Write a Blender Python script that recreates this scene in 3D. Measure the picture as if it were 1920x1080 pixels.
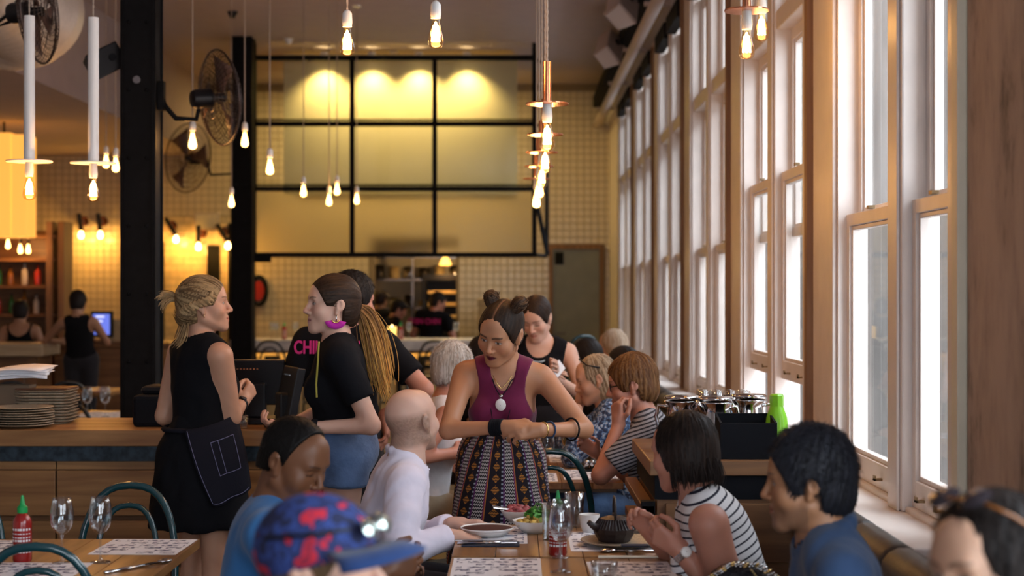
import bpy, math, random
import numpy as np
from mathutils import Vector, Matrix
random.seed(4); rng = np.random.default_rng(4)
for _o in list(bpy.data.objects): bpy.data.objects.remove(_o)
S = bpy.context.scene
COL = S.collection
PI = math.pi
F = 3000.0            # focal length in pixels of the 1920 frame
CZ = 1.63             # eye height
VX, VY = 965.0, 545.0
# ---------------------------------------------------------------- camera
cam = bpy.data.cameras.new('camera'); camo = bpy.data.objects.new('camera', cam); COL.objects.link(camo)
cam.sensor_width = 36; cam.lens = F / 1920 * 36
cam.shift_x = -(VX - 960) / 1920; cam.shift_y = (VY - 540) / 1920
camo.location = (0, 0, CZ); camo.rotation_euler = (PI / 2, 0, 0)
cam.clip_start = .05; cam.clip_end = 200
cam.dof.use_dof = True; cam.dof.focus_distance = 6.3; cam.dof.aperture_fstop = 2.6
S.camera = camo
# ---------------------------------------------------------------- world: an even bright overcast sky
w = bpy.data.worlds.new('sky'); S.world = w; w.use_nodes = True
bg = w.node_tree.nodes['Background']
bg.inputs[0].default_value = (.83, .90, 1.0, 1); bg.inputs[1].default_value = 7.5
# ---------------------------------------------------------------- exposure
S.view_settings.view_transform = 'Standard'; S.view_settings.look = 'None'
S.view_settings.exposure = 0.3; S.view_settings.gamma = 1; S.view_settings.use_curve_mapping = False
S.cycles.use_denoising = True
S.cycles.max_bounces = 7; S.cycles.diffuse_bounces = 4; S.cycles.glossy_bounces = 3
S.cycles.transparent_max_bounces = 16; S.cycles.transmission_bounces = 4
S.cycles.sample_clamp_indirect = 6; S.cycles.caustics_reflective = False; S.cycles.caustics_refractive = False

def P(px, py, d):
    return Vector(((px - VX) / F * d, d, CZ + (VY - py) / F * d))
# ================================================================ materials
def _mat(name):
    m = bpy.data.materials.new(name); m.use_nodes = True
    nt = m.node_tree; b = nt.nodes['Principled BSDF']; return m, nt, b
def mat(name, col, rough=.5, metal=0, var=.0, scale=30, bump=0, bscale=200, emit=None, estr=0, spec=.5, alpha=1, stretch=(1, 1, 1), sheen=0, coat=0):
    m, nt, b = _mat(name)
    b.inputs['Base Color'].default_value = (*col, 1); b.inputs['Roughness'].default_value = rough
    b.inputs['Metallic'].default_value = metal; b.inputs['Specular IOR Level'].default_value = spec
    if sheen: b.inputs['Sheen Weight'].default_value = sheen
    if coat: b.inputs['Coat Weight'].default_value = coat; b.inputs['Coat Roughness'].default_value = .15
    if emit: b.inputs['Emission Color'].default_value = (*emit, 1); b.inputs['Emission Strength'].default_value = estr
    if var or bump:
        tc = nt.nodes.new('ShaderNodeTexCoord'); mp = nt.nodes.new('ShaderNodeMapping'); mp.inputs['Scale'].default_value = stretch
        nt.links.new(tc.outputs['Object'], mp.inputs[0])
    if var:
        n = nt.nodes.new('ShaderNodeTexNoise'); n.inputs['Scale'].default_value = scale; n.inputs['Detail'].default_value = 4
        nt.links.new(mp.outputs[0], n.inputs['Vector'])
        r = nt.nodes.new('ShaderNodeValToRGB'); e = r.color_ramp.elements
        e[0].position = .3; e[1].position = .72
        e[0].color = (*[c * (1 - var) for c in col], 1); e[1].color = (*[min(1, c * (1 + var)) for c in col], 1)
        nt.links.new(n.outputs['Fac'], r.inputs[0]); nt.links.new(r.outputs[0], b.inputs['Base Color'])
    if bump:
        n2 = nt.nodes.new('ShaderNodeTexNoise'); n2.inputs['Scale'].default_value = bscale; n2.inputs['Detail'].default_value = 3
        nt.links.new(mp.outputs[0], n2.inputs['Vector'])
        bp = nt.nodes.new('ShaderNodeBump'); bp.inputs['Strength'].default_value = bump; bp.inputs['Distance'].default_value = .01
        nt.links.new(n2.outputs['Fac'], bp.inputs['Height']); nt.links.new(bp.outputs[0], b.inputs['Normal'])
    return m
def wood(name, c1, c2, axis=0, rough=.38, scale=9):
    m, nt, b = _mat(name)
    tc = nt.nodes.new('ShaderNodeTexCoord'); mp = nt.nodes.new('ShaderNodeMapping')
    sc = [14, 14, 14]; sc[axis] = .9; mp.inputs['Scale'].default_value = sc
    nt.links.new(tc.outputs['Object'], mp.inputs[0])
    n = nt.nodes.new('ShaderNodeTexNoise'); n.inputs['Scale'].default_value = scale / 6; n.inputs['Detail'].default_value = 6; n.inputs['Distortion'].default_value = .6
    nt.links.new(mp.outputs[0], n.inputs['Vector'])
    r = nt.nodes.new('ShaderNodeValToRGB'); e = r.color_ramp.elements
    e[0].position = .32; e[1].position = .68; e[0].color = (*c1, 1); e[1].color = (*c2, 1)
    nt.links.new(n.outputs['Fac'], r.inputs[0]); nt.links.new(r.outputs[0], b.inputs['Base Color'])
    b.inputs['Roughness'].default_value = rough
    bp = nt.nodes.new('ShaderNodeBump'); bp.inputs['Strength'].default_value = .12; bp.inputs['Distance'].default_value = .004
    nt.links.new(n.outputs['Fac'], bp.inputs['Height']); nt.links.new(bp.outputs[0], b.inputs['Normal'])
    return m
def thin_glass(name, tint=(1, 1, 1), rough=.02, refl=1.0, ior=1.45, power=4.5):
    m = bpy.data.materials.new(name); m.use_nodes = True; nt = m.node_tree; nt.nodes.clear()
    o = nt.nodes.new('ShaderNodeOutputMaterial'); mx = nt.nodes.new('ShaderNodeMixShader')
    t = nt.nodes.new('ShaderNodeBsdfTransparent'); t.inputs[0].default_value = (*tint, 1)
    g = nt.nodes.new('ShaderNodeBsdfGlossy'); g.inputs['Roughness'].default_value = rough; g.inputs[0].default_value = (1, 1, 1, 1)
    lw = nt.nodes.new('ShaderNodeLayerWeight'); lw.inputs[0].default_value = .5
    pw = nt.nodes.new('ShaderNodeMath'); pw.operation = 'POWER'; pw.inputs[1].default_value = power; nt.links.new(lw.outputs['Facing'], pw.inputs[0])
    ml = nt.nodes.new('ShaderNodeMath'); ml.operation = 'MULTIPLY_ADD'; ml.inputs[1].default_value = refl * .85; ml.inputs[2].default_value = (ior - 1) * .08
    nt.links.new(pw.outputs[0], ml.inputs[0]); nt.links.new(ml.outputs[0], mx.inputs[0])
    nt.links.new(t.outputs[0], mx.inputs[1]); nt.links.new(g.outputs[0], mx.inputs[2]); nt.links.new(mx.outputs[0], o.inputs[0])
    return m
def emis(name, col, strg):
    m = bpy.data.materials.new(name); m.use_nodes = True; nt = m.node_tree; nt.nodes.clear()
    o = nt.nodes.new('ShaderNodeOutputMaterial'); e = nt.nodes.new('ShaderNodeEmission')
    e.inputs[0].default_value = (*col, 1); e.inputs[1].default_value = strg; nt.links.new(e.outputs[0], o.inputs[0]); return m
def vcol_mat(name, rough=.5, sss=0, spec=.4, bump=0, bscale=300):
    m, nt, b = _mat(name)
    a = nt.nodes.new('ShaderNodeAttribute'); a.attribute_name = 'Col'
    nt.links.new(a.outputs['Color'], b.inputs['Base Color'])
    b.inputs['Roughness'].default_value = rough; b.inputs['Specular IOR Level'].default_value = spec
    if sss:
        b.inputs['Subsurface Weight'].default_value = sss; b.inputs['Subsurface Radius'].default_value = (.012, .004, .002); b.inputs['Subsurface Scale'].default_value = 1
    if bump:
        n2 = nt.nodes.new('ShaderNodeTexNoise'); n2.inputs['Scale'].default_value = bscale
        tc = nt.nodes.new('ShaderNodeTexCoord'); nt.links.new(tc.outputs['Object'], n2.inputs['Vector'])
        bp = nt.nodes.new('ShaderNodeBump'); bp.inputs['Strength'].default_value = bump; bp.inputs['Distance'].default_value = .003
        nt.links.new(n2.outputs['Fac'], bp.inputs['Height']); nt.links.new(bp.outputs[0], b.inputs['Normal'])
    return m
M = {}
M['white_paint'] = mat('white_paint', (.74, .66, .61), .38, var=.05, scale=8)
M['cream_paint'] = mat('cream_paint', (.74, .66, .50), .5, var=.05, scale=8)
M['dark_timber'] = wood('dark_timber', (.16, .075, .035), (.30, .16, .08), 2, .6)
M['ext_stone'] = mat('exterior_stone', (.13, .118, .108), .8, var=.25, scale=12, stretch=(1, 1, .2))
M['concrete'] = mat('concrete', (.42, .36, .31), .85, var=.35, scale=4, bump=.4, bscale=30, stretch=(1, 1, .35))
M['plaster'] = mat('plaster', (.62, .56, .53), .8, var=.05, scale=3)
M['ceiling'] = mat('ceiling_paint', (.42, .34, .35), .8, var=.04, scale=5, bump=.3, bscale=60)
M['tile'] = mat('glazed_tile', (.66, .56, .40), .22, var=.06, scale=3)
M['grout'] = mat('grout', (.25, .19, .13), .9)
M['steel_black'] = mat('black_steel', (.005, .005, .006), .6, var=.3, scale=20, spec=.12)
M['black_plastic'] = mat('black_plastic', (.008, .008, .010), .38, spec=.3)
M['black_matte'] = mat('black_matte', (.006, .007, .010), .8, spec=.15)
M['oak'] = wood('oak', (.20, .09, .032), (.38, .19, .07), 0)
M['oak_y'] = wood('oak_lengthwise', (.17, .075, .026), (.36, .18, .065), 1, .3)
M['oak_dark'] = wood('dark_oak', (.13, .055, .022), (.24, .115, .045), 0)
M['steel_blue'] = mat('blued_steel', (.03, .045, .06), .45, metal=.6, var=.6, scale=25)
M['marble'] = mat('marble', (.60, .55, .50), .3, var=.25, scale=6)
M['teal'] = mat('teal_lacquer', (.006, .045, .055), .22, coat=.5)
M['chair_black'] = mat('black_lacquer', (.008, .012, .016), .3)
M['leather'] = mat('brown_leather', (.045, .036, .032), .45, var=.3, scale=14, bump=.25, bscale=120)
M['white_metal'] = mat('white_enamel', (.80, .77, .74), .3)
M['porcelain'] = mat('porcelain', (.78, .76, .73), .22)
M['copper'] = mat('copper', (.72, .30, .16), .22, metal=1, var=.15, scale=15)
M['chrome'] = mat('chrome', (.58, .57, .58), .12, metal=1)
M['brass'] = mat('brass', (.75, .52, .2), .25, metal=1)
M['glass'] = thin_glass('clear_glass', (.90, .92, .93), .03, 1.0, 2.1, 2.0)
M['pane'] = thin_glass('window_glass', (.97, .985, .985), .02, .35, 1.35)
M['bulb_glass'] = thin_glass('amber_bulb_glass', (1, .86, .62), .03, .8, 1.4)
M['cord'] = mat('twisted_cord', (.42, .33, .26), .8)
M['duct'] = mat('galvanised_duct', (.74, .69, .65), .45, metal=.2, var=.05)
M['fan_mesh'] = mat('fan_wire', (.06, .04, .035), .4, metal=.6)
M['paper'] = mat('paper', (.80, .78, .80), .7)
M['filament'] = emis('glowing_filament', (1, .62, .22), 45)
M['bulb_far'] = emis('glowing_bulb', (1, .60, .20), 14)
M['floor'] = wood('floor_boards', (.07, .04, .025), (.14, .085, .05), 1, .45)
# ================================================================ mesh builder
class MB:
    def __init__(s): s.v = []; s.f = []; s.mi = []
    def add(s, v, f):
        o = len(s.v); s.v += [tuple(p) for p in v]; s.f += [tuple(i + o for i in q) for q in f]; return s
    def box(s, x0, x1, y0, y1, z0, z1, mtx=None):
        v = [Vector((x, y, z)) for x in (x0, x1) for y in (y0, y1) for z in (z0, z1)]
        if mtx is not None: v = [mtx @ p for p in v]
        return s.add(v, [(0, 1, 3, 2), (4, 6, 7, 5), (0, 4, 5, 1), (2, 3, 7, 6), (0, 2, 6, 4), (1, 5, 7, 3)])
    def tube(s, pts, r, n=8, caps=True, closed=False, rx=None):
        pts = [Vector(p) for p in pts]; m = len(pts); rs = r if hasattr(r, '__len__') else [r] * m
        ring = []; up = Vector((0, 0, 1)); prev = None
        for i in range(m):
            if closed: t = pts[(i + 1) % m] - pts[i - 1]
            else: t = pts[min(i + 1, m - 1)] - pts[max(i - 1, 0)]
            t.normalize()
            if prev is None:
                a = up.cross(t)
                if a.length < 1e-3: a = Vector((1, 0, 0)).cross(t)
            else: a = prev - t * prev.dot(t)
            a.normalize(); prev = a; b = t.cross(a)
            ring.append([pts[i] + (a * math.cos(q) * (rx or 1) + b * math.sin(q)) * rs[i] for q in [2 * PI * k / n for k in range(n)]])
        v = [p for rr in ring for p in rr]; f = []
        for i in range(m if closed else m - 1):
            for k in range(n):
                j = (i + 1) % m; f.append((i * n + k, i * n + (k + 1) % n, j * n + (k + 1) % n, j * n + k))
        if caps and not closed: f += [tuple(range(n - 1, -1, -1)), tuple((m - 1) * n + k for k in range(n))]
        return s.add(v, f)
    def lathe(s, prof, n=20, c=(0, 0, 0), cap=False, sx=1, sy=1):
        v = []; f = []; m = len(prof)
        for r, z in prof:
            for k in range(n):
                q = 2 * PI * k / n; v.append((c[0] + r * sx * math.cos(q), c[1] + r * sy * math.sin(q), c[2] + z))
        for i in range(m - 1):
            for k in range(n): f.append((i * n + k, i * n + (k + 1) % n, (i + 1) * n + (k + 1) % n, (i + 1) * n + k))
        if cap: f += [tuple(range(n - 1, -1, -1)), tuple((m - 1) * n + k for k in range(n))]
        return s.add(v, f)
    def prism(s, poly, z0, z1, mtx=None):
        n = len(poly); v = [Vector((x, y, z0)) for x, y in poly] + [Vector((x, y, z1)) for x, y in poly]
        if mtx is not None: v = [mtx @ p for p in v]
        f = [tuple(range(n - 1, -1, -1)), tuple(range(n, 2 * n))] + [(i, (i + 1) % n, n + (i + 1) % n, n + i) for i in range(n)]
        return s.add(v, f)
    def ball(s, c, r, n=10, m=6, sx=1, sy=1, sz=1):
        prof = [(math.sin(PI * i / m) * r + 1e-5, -math.cos(PI * i / m) * r * sz) for i in range(m + 1)]
        return s.lathe(prof, n, c, False, sx, sy)
    def xf(s, mtx): s.v = [tuple(mtx @ Vector(p)) for p in s.v]; return s
    def build(s, name, material, parent=None, smooth=False, bevel=0, kind=None):
        me = bpy.data.meshes.new(name); me.from_pydata(s.v, [], s.f); me.update()
        o = bpy.data.objects.new(name, me); COL.objects.link(o)
        me.materials.append(M[material] if isinstance(material, str) else material)
        if smooth:
            me.polygons.foreach_set('use_smooth', [True] * len(me.polygons))
            if smooth == 'auto':
                me.set_sharp_from_angle(angle=.7)
        if bevel:
            b = o.modifiers.new('bevel', 'BEVEL'); b.width = bevel; b.segments = 2; b.limit_method = 'ANGLE'
        if parent is not None: o.parent = parent
        if kind: o['kind'] = kind
        return o
def rcube(w, d, h, r, c=(0, 0, 0)):      # rounded-corner slab
    p = []
    for cx, cy, a0 in ((w / 2 - r, d / 2 - r, 0), (-w / 2 + r, d / 2 - r, 90), (-w / 2 + r, -d / 2 + r, 180), (w / 2 - r, -d / 2 + r, 270)):
        for k in range(5):
            a = math.radians(a0 + k * 22.5); p.append((c[0] + cx + r * math.cos(a), c[1] + cy + r * math.sin(a)))
    return MB().prism(p, c[2], c[2] + h)
def tag(o, label=None, cat=None, group=None, kind=None):
    if label: o['label'] = label
    if cat: o['category'] = cat
    if group: o['group'] = group
    if kind: o['kind'] = kind
    return o
def thing(name, label, cat, loc=(0, 0, 0), rz=0, group=None):
    o = bpy.data.objects.new(name, None); COL.objects.link(o); o.location = loc; o.rotation_euler = (0, 0, rz)
    o.empty_display_size = .05
    return tag(o, label, cat, group)
def struct(o): o['kind'] = 'structure'; return o
def copy_tree(o, parent=None):
    c = o.copy(); COL.objects.link(c); c.parent = parent
    for ch in list(o.children): copy_tree(ch, c)
    return c
def point_light(name, loc, power, col, radius=.03, parent=None):
    l = bpy.data.lights.new(name, 'POINT'); l.energy = power; l.color = col; l.shadow_soft_size = radius
    o = bpy.data.objects.new(name, l); COL.objects.link(o); o.location = loc
    if parent is not None: o.parent = parent
    return o
def text_mesh(body, size, depth=.002):
    cu = bpy.data.curves.new('t', 'FONT'); cu.body = body; cu.size = size; cu.extrude = depth; cu.align_x = 'CENTER'; cu.align_y = 'CENTER'; cu.offset = size * .02
    o = bpy.data.objects.new('t', cu); COL.objects.link(o); bpy.context.view_layer.update()
    me = bpy.data.meshes.new_from_object(o.evaluated_get(bpy.context.evaluated_depsgraph_get()))
    bpy.data.objects.remove(o); return me
# ================================================================ ROOM SHELL
XS, XP = 1.40, 1.364          # sash plane / inner face of posts
YB = 23.0                     # back wall
ZC = 4.6
floor = struct(MB().box(-7.6, 2.2, -3.2, 25, -.1, 0).build('floor', 'floor'))
ceil = struct(MB().box(-7.6, 2.2, -3.2, 25, ZC, ZC + .1).build('ceiling', 'ceiling'))
struct(MB().box(-7.8, -7.6, -3.2, 25, 0, ZC).build('wall_left', 'plaster'))
# wall behind the camera with a street window
m = MB().box(-7.6, 2.2, -3.3, -3.2, 0, .8).box(-7.6, 2.2, -3.3, -3.2, 3.0, ZC).box(-7.6, -1.3, -3.3, -3.2, .8, 3.0).box(1.0, 2.2, -3.3, -3.2, .8, 3.0)
struct(m.build('wall_front', 'plaster'))
# back wall with kitchen pass-through
OX0, OX1, OZ1 = -2.02, -.84, 2.35
m = MB().box(-7.6, OX0, YB, YB + .15, 0, ZC).box(OX1, 2.2, YB, YB + .15, 0, ZC).box(OX0, OX1, YB, YB + .15, OZ1, ZC)
wall_back = struct(m.build('wall_back', 'grout'))
# the kitchen recess behind the opening
m = MB().box(OX0 - .5, OX1 + .5, 24.7, 24.8, 0, 3).box(OX0 - .6, OX0 - .5, YB + .15, 24.8, 0, 3).box(OX1 + .5, OX1 + .6, YB + .15, 24.8, 0, 3).box(OX0 - .6, OX1 + .6, YB + .15, 24.8, 2.6, 2.7)
struct(m.build('wall_kitchen', 'cream_paint'))
# tiles
DX0, DX1, DZ = .54, 1.22, 2.26                 # door
tp = .1; t0 = .094
tiles = []
for i in range(int((2.2 + 7.6) / tp)):
    x = -7.6 + i * tp + .003
    for k in range(int(ZC / tp)):
        z = k * tp + .003; cx, cz = x + .047, z + .047
        if OX0 - .05 < cx < OX1 + .05 and cz < OZ1 + .05: continue
        if DX0 - .06 < cx < DX1 + .06 and cz < DZ + .06: continue
        if -5.15 < cx < -3.9 and cz < 2.75: continue
        if cz < .7 or cx > 1.42: continue
        tiles.append((x, z, cx, cz))
def tile_mesh(x, z):
    d = .008; b = .005
    v = [(x, 0, z), (x + t0, 0, z), (x + t0, 0, z + t0), (x, 0, z + t0), (x + b, -d, z + b), (x + t0 - b, -d, z + b), (x + t0 - b, -d, z + t0 - b), (x + b, -d, z + t0 - b)]
    return v, [(4, 5, 6, 7), (0, 1, 5, 4), (1, 2, 6, 5), (2, 3, 7, 6), (3, 0, 4, 7)]
def tile_key(t):
    cx, cz = t[2], t[3]
    if .26 < cx < 1.3 and cz > 1.3: return 0 if cz > 2.0 else 1
    if -.84 < cx < .5 and 1.4 < cz < 2.1: return 1
    return 9
tiles.sort(key=tile_key)
v, f = tile_mesh(0, 0)
tm = bpy.data.meshes.new('wall_tile'); tm.from_pydata(v, [], f); tm.materials.append(M['tile'])
for x, z, cx, cz in tiles[:300]:
    o = bpy.data.objects.new('tile', tm); COL.objects.link(o); o.location = (x, YB, z); o.parent = wall_back
m = MB()
for x, z, cx, cz in tiles[300:]:
    v, f = tile_mesh(x, z); m.add([(a, b + YB, c) for a, b, c in v], f)
o = m.build('tile_field', 'tile', wall_back, kind='stuff')
# back door
dr = struct(thing('door_1', 'grey green steel door in the tiled back wall', None)); dr.location = ((DX0 + DX1) / 2, YB, 0)
M['door'] = mat('door_paint', (.16, .16, .115), .35, var=.1, scale=6)
hw = (DX1 - DX0) / 2
MB().box(-hw, hw, -.04, 0, 0, DZ - .03).build('door_leaf', 'door', dr, bevel=.004)
MB().box(-hw - .05, -hw, -.06, 0, 0, DZ + .03).box(hw, hw + .05, -.06, 0, 0, DZ + .03).box(-hw, hw, -.06, 0, DZ - .03, DZ + .03).build('door_frame', 'dark_timber', dr)
MB().box(-hw + .04, -hw + .16, -.05, -.04, DZ - .25, DZ - .08).build('door_plate', 'black_matte', dr)
MB().tube([(-hw + .07, -.045, 1.02), (-hw + .07, -.10, 1.02), (-hw + .19, -.10, 1.02)], .011).build('door_handle', 'chrome', dr)
# washroom alcove between the two columns: glossy tile panel, dark door posts, sign box
M['gloss_tile'] = mat('glossy_subway_tile', (.72, .58, .36), .12, var=.15, scale=9)
al = struct(thing('wall_alcove', 'glossy tiled washroom alcove behind the columns', None)); al.location = (-4.53, YB, 0)
for k in range(27):
    for j in range(7):
        x0 = -.62 + j * .2 - (.1 if k % 2 else 0); x1 = min(x0 + .194, .62); x0 = max(x0, -.62)
        if x1 - x0 > .02: MB().box(x0, x1, -.012, 0, k * .1, k * .1 + .094).build('tile', 'gloss_tile', al)
for xa, xb, zb in ((-.62, -.50, 2.33), (.12, .30, 2.28), (.42, .62, 2.6)): MB().box(xa, xb, -.07, 0, 0, zb).build('door_post', 'steel_black', al)
M['pan_brass'] = mat('aged_brass', (.28, .19, .10), .5, metal=.6)
# window wall --------------------------------------------------------------
struct(MB().box(1.30, 1.62, -3.2, 25, 0, .80).build('wall_right', 'plaster'))
struct(MB().box(1.36, 1.62, 4.6, 25, 4.0, ZC).build('trim_1', 'plaster'))
sill = struct(MB().box(1.11, 1.62, 4.84, 23, .80, .85).build('trim_2', 'white_paint', bevel=.012))
def rail_frame(name, x, y0, y1, z0, z1, st, top, bot, parent, th=.045):
    mb = MB().box(x, x + th, y0, y0 + st, z0, z1).box(x, x + th, y1 - st, y1, z0, z1).box(x, x + th, y0 + st, y1 - st, z1 - top, z1).box(x, x + th, y0 + st, y1 - st, z0, z0 + bot)
    # glazing bead stepped back
    b = .018
    mb.box(x + .012, x + th, y0 + st, y0 + st + b, z0 + bot, z1 - top).box(x + .012, x + th, y1 - st - b, y1 - st, z0 + bot, z1 - top).box(x + .012, x + th, y0 + st + b, y1 - st - b, z0 + bot, z0 + bot + b).box(x + .012, x + th, y0 + st + b, y1 - st - b, z1 - top - b, z1 - top)
    o = mb.build(name, 'white_paint', parent, bevel=.003)
    MB().box(x + .028, x + .033, y0 + st, y1 - st, z0 + bot, z1 - top).build('pane', 'pane', o)
    return o
def sash_pair(parent, y0, y1, raised=0., transom=True):
    lo = rail_frame('lower_sash', XS, y0, y1, .87 + raised, 1.95 + raised, .05, .05, .095, parent)
    for yy in (y0 + (y1 - y0) * .3, y0 + (y1 - y0) * .72):       # sash lifts
        MB().box(XS - .03, XS, yy - .016, yy + .016, .905 + raised, .913 + raised).box(XS - .03, XS - .024, yy - .016, yy + .016, .905 + raised, .925 + raised).build('sash_lift', 'pan_brass', lo)
    rail_frame('upper_sash', XS + .05, y0, y1, 1.91, 3.0, .05, .06, .05, parent)
    MB().box(XS - .012, XS + .012, (y0 + y1) / 2 - .022, (y0 + y1) / 2 + .022, 1.952 + raised, 1.965 + raised).build('sash_catch', 'pan_brass', parent)
    MB().box(XP + .01, 1.58, y0, y1, 3.0, 3.1).build('transom_bar', 'white_paint', parent, bevel=.006)
    rail_frame('transom_sash', XS + .03, y0, y1, 3.1, 3.86, .05, .06, .05, parent)
    MB().box(XP - .05, XS, y0, y1, 3.86, 4.0).build('head_board', 'black_matte', parent)
    MB().box(XP + .012, 1.60, y0, y1, .80, .87).build('sill_board', 'white_paint', parent, bevel=.006)
for i in range(6):
    yf = 6.75 + 2.76 * i; yn = 5.05 if i == 0 else yf - 2.03; ym = yf - .92   # far, near, middle
    wo = struct(bpy.data.objects.new('window_%d' % (i + 1), None)); COL.objects.link(wo); wo.location = (0, 0, 0)
    sash_pair(wo, ym, yf, .30 if i == 1 else 0)
    sash_pair(wo, yn, ym - .19, .30 if i == 1 else 0)
    MB().box(XP, 1.50, ym - .19, ym, .85, 4.0).build('mullion', 'white_paint', wo, bevel=.008)
    MB().box(1.50, 1.56, ym - .17, ym - .02, .85, 4.0).box(1.56, 1.66, ym - .14, ym - .05, .85, 4.0).build('outer_mullion', 'ext_stone', wo, bevel=.006)
    MB().box(XP - .012, XP, ym - .165, ym - .025, .85, 4.0).build('mullion_face', 'white_paint', wo, bevel=.004)
    # pier between bays: white panelled casing, then a dark timber post
    y2 = yf + .73 if i < 5 else YB
    p = struct(bpy.data.objects.new('trim_%d' % (i + 3), None)); COL.objects.link(p)
    MB().box(XP + .0, 1.49, yf, y2, .85, 4.0).build('pier_core', 'white_paint', p)
    MB().box(1.49, 1.55, yf + .0, y2, .85, 4.0).box(1.55, 1.62, yf + .03, y2 - .03, .85, 4.0).box(1.62, 1.74, yf + .09, y2 - .09, .85, 4.0).build('outer_pier', 'ext_stone', p, bevel=.006)
    MB().box(XP - .02, XP, yf + .02, yf + .10, .85, 4.0).build('architrave', 'white_paint', p, bevel=.006)
    MB().box(XP - .012, XP, yf + .12, yf + .50, .85, 4.0).build('pier_panel', 'white_paint', p, bevel=.004)
    if i < 5:
        MB().box(XP - .035, XP, yf + .535, yf + .60, .85, 4.0).build('timber_post', 'dark_timber', p, bevel=.003)
        MB().box(XP - .02, XP, yf + .615, yf + .73, .85, 4.0).build('near_architrave', 'white_paint', p, bevel=.006)
    # long head casing above this bay
    MB().box(XP - .04, XP, yn - .1, y2, 4.0, 4.14).build('head_casing', 'white_paint', p, bevel=.005)
p = struct(bpy.data.objects.new('trim_9', None)); COL.objects.link(p)
MB().box(XP - .0, 1.60, 4.93, 5.05, .80, 4.0).build('near_post', 'white_paint', p, bevel=.008)
MB().box(XP - .02, 1.60, 4.86, 4.93, 0, ZC).build('cream_casing', 'cream_paint', p, bevel=.004)
# weathered concrete pier at the near end
M['conc'] = M['concrete']
m, nt, b = _mat('weathered_pier')
tc = nt.nodes.new('ShaderNodeTexCoord'); mp = nt.nodes.new('ShaderNodeMapping'); mp.inputs['Scale'].default_value = (1, 2.6, 1.0); nt.links.new(tc.outputs['Object'], mp.inputs[0])
n = nt.nodes.new('ShaderNodeTexNoise'); n.inputs['Scale'].default_value = 2.6; n.inputs['Detail'].default_value = 10; n.inputs['Roughness'].default_value = .65; nt.links.new(mp.outputs[0], n.inputs[0])
r = nt.nodes.new('ShaderNodeValToRGB'); e = r.color_ramp.elements
e[0].position = .34; e[0].color = (.13, .10, .08, 1); e[1].position = .62; e[1].color = (.52, .38, .29, 1); x_ = e.new(.46); x_.color = (.42, .30, .23, 1)
nt.links.new(n.outputs[0], r.inputs[0]); nt.links.new(r.outputs[0], b.inputs[0]); b.inputs['Roughness'].default_value = .85
bp = nt.nodes.new('ShaderNodeBump'); bp.inputs['Strength'].default_value = .35; bp.inputs['Distance'].default_value = .02; nt.links.new(n.outputs[0], bp.inputs['Height']); nt.links.new(bp.outputs[0], b.inputs['Normal'])
M['pier'] = m
pier = struct(MB().box(XP + .005, 1.9, 3.2, 4.835, .80, ZC).build('wall_pier', 'pier'))
# the window wall goes on behind the pier: one more wide window beside the camera
struct(MB().box(XP + .005, 1.9, -3.2, -1.1, .80, ZC).box(XP + .005, 1.9, -1.1, 3.2, 3.4, ZC).build('wall_near', 'plaster'))
wn = struct(bpy.data.objects.new('window_7', None)); COL.objects.link(wn)
for q in range(4): rail_frame('fixed_sash', XS + .1, -1.1 + q * 1.075, -1.1 + (q + 1) * 1.075, .87, 3.4, .06, .06, .09, wn)

# crack across the pier
pts = [(XP + .003, 4.8 - .45 * t, 2.83 + .14 * t + .012 * math.sin(t * 19)) for t in np.linspace(0, 1, 14)]
MB().tube(pts, .004, 5).build('crack', 'black_matte', pier)
# opposite building across the lane
M['facade'] = mat('rendered_facade', (.17, .16, .155), .85, var=.12, scale=2)
fa = thing('lane_building', 'pale rendered building across the lane seen through the windows', 'building', (5.2, 12, 0))
MB().box(0, .4, -7.5, 13, 0, 4.2).build('facade_wall', 'facade', fa)
for k in range(8): MB().box(-.22, 0, -7.3 + k * 2.7, -6.8 + k * 2.7, 0, 4.2).build('facade_pilaster', 'facade', fa)
MB().box(-3.7, 0, -12, 13, -.35, -.30).build('lane_ground', 'concrete', fa)
# portals that only help the sampling of the daylight openings
for i in range(6):
    l = bpy.data.lights.new('window_portal', 'AREA'); l.shape = 'RECTANGLE'; l.size = 3.0; l.size_y = 2.0 if i else 1.7; l.cycles.is_portal = True
    o = bpy.data.objects.new('window_portal', l); COL.objects.link(o); yf = 6.75 + 2.76 * i
    o.location = (1.76, yf - (1.0 if i else .85), 2.4); o.rotation_euler = (0, PI / 2, 0)
l = bpy.data.lights.new('window_portal', 'AREA'); l.shape = 'RECTANGLE'; l.size = 2.4; l.size_y = 4.2; l.cycles.is_portal = True
o = bpy.data.objects.new('window_portal', l); COL.objects.link(o); o.location = (1.95, 1.0, 2.2); o.rotation_euler = (0, PI / 2, 0)
l = bpy.data.lights.new('window_portal', 'AREA'); l.shape = 'RECTANGLE'; l.size = 2.3; l.size_y = 2.2; l.cycles.is_portal = True
o = bpy.data.objects.new('window_portal', l); COL.objects.link(o); o.location = (-.15, -3.35, 1.9); o.rotation_euler = (PI / 2, 0, 0)
# bulkhead and ducting, upper left
bulk = struct(MB().box(-7.6, -4.4, 6, 23, CZ + 1.93, ZC).build('ceiling_bulkhead', 'ceiling'))
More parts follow.
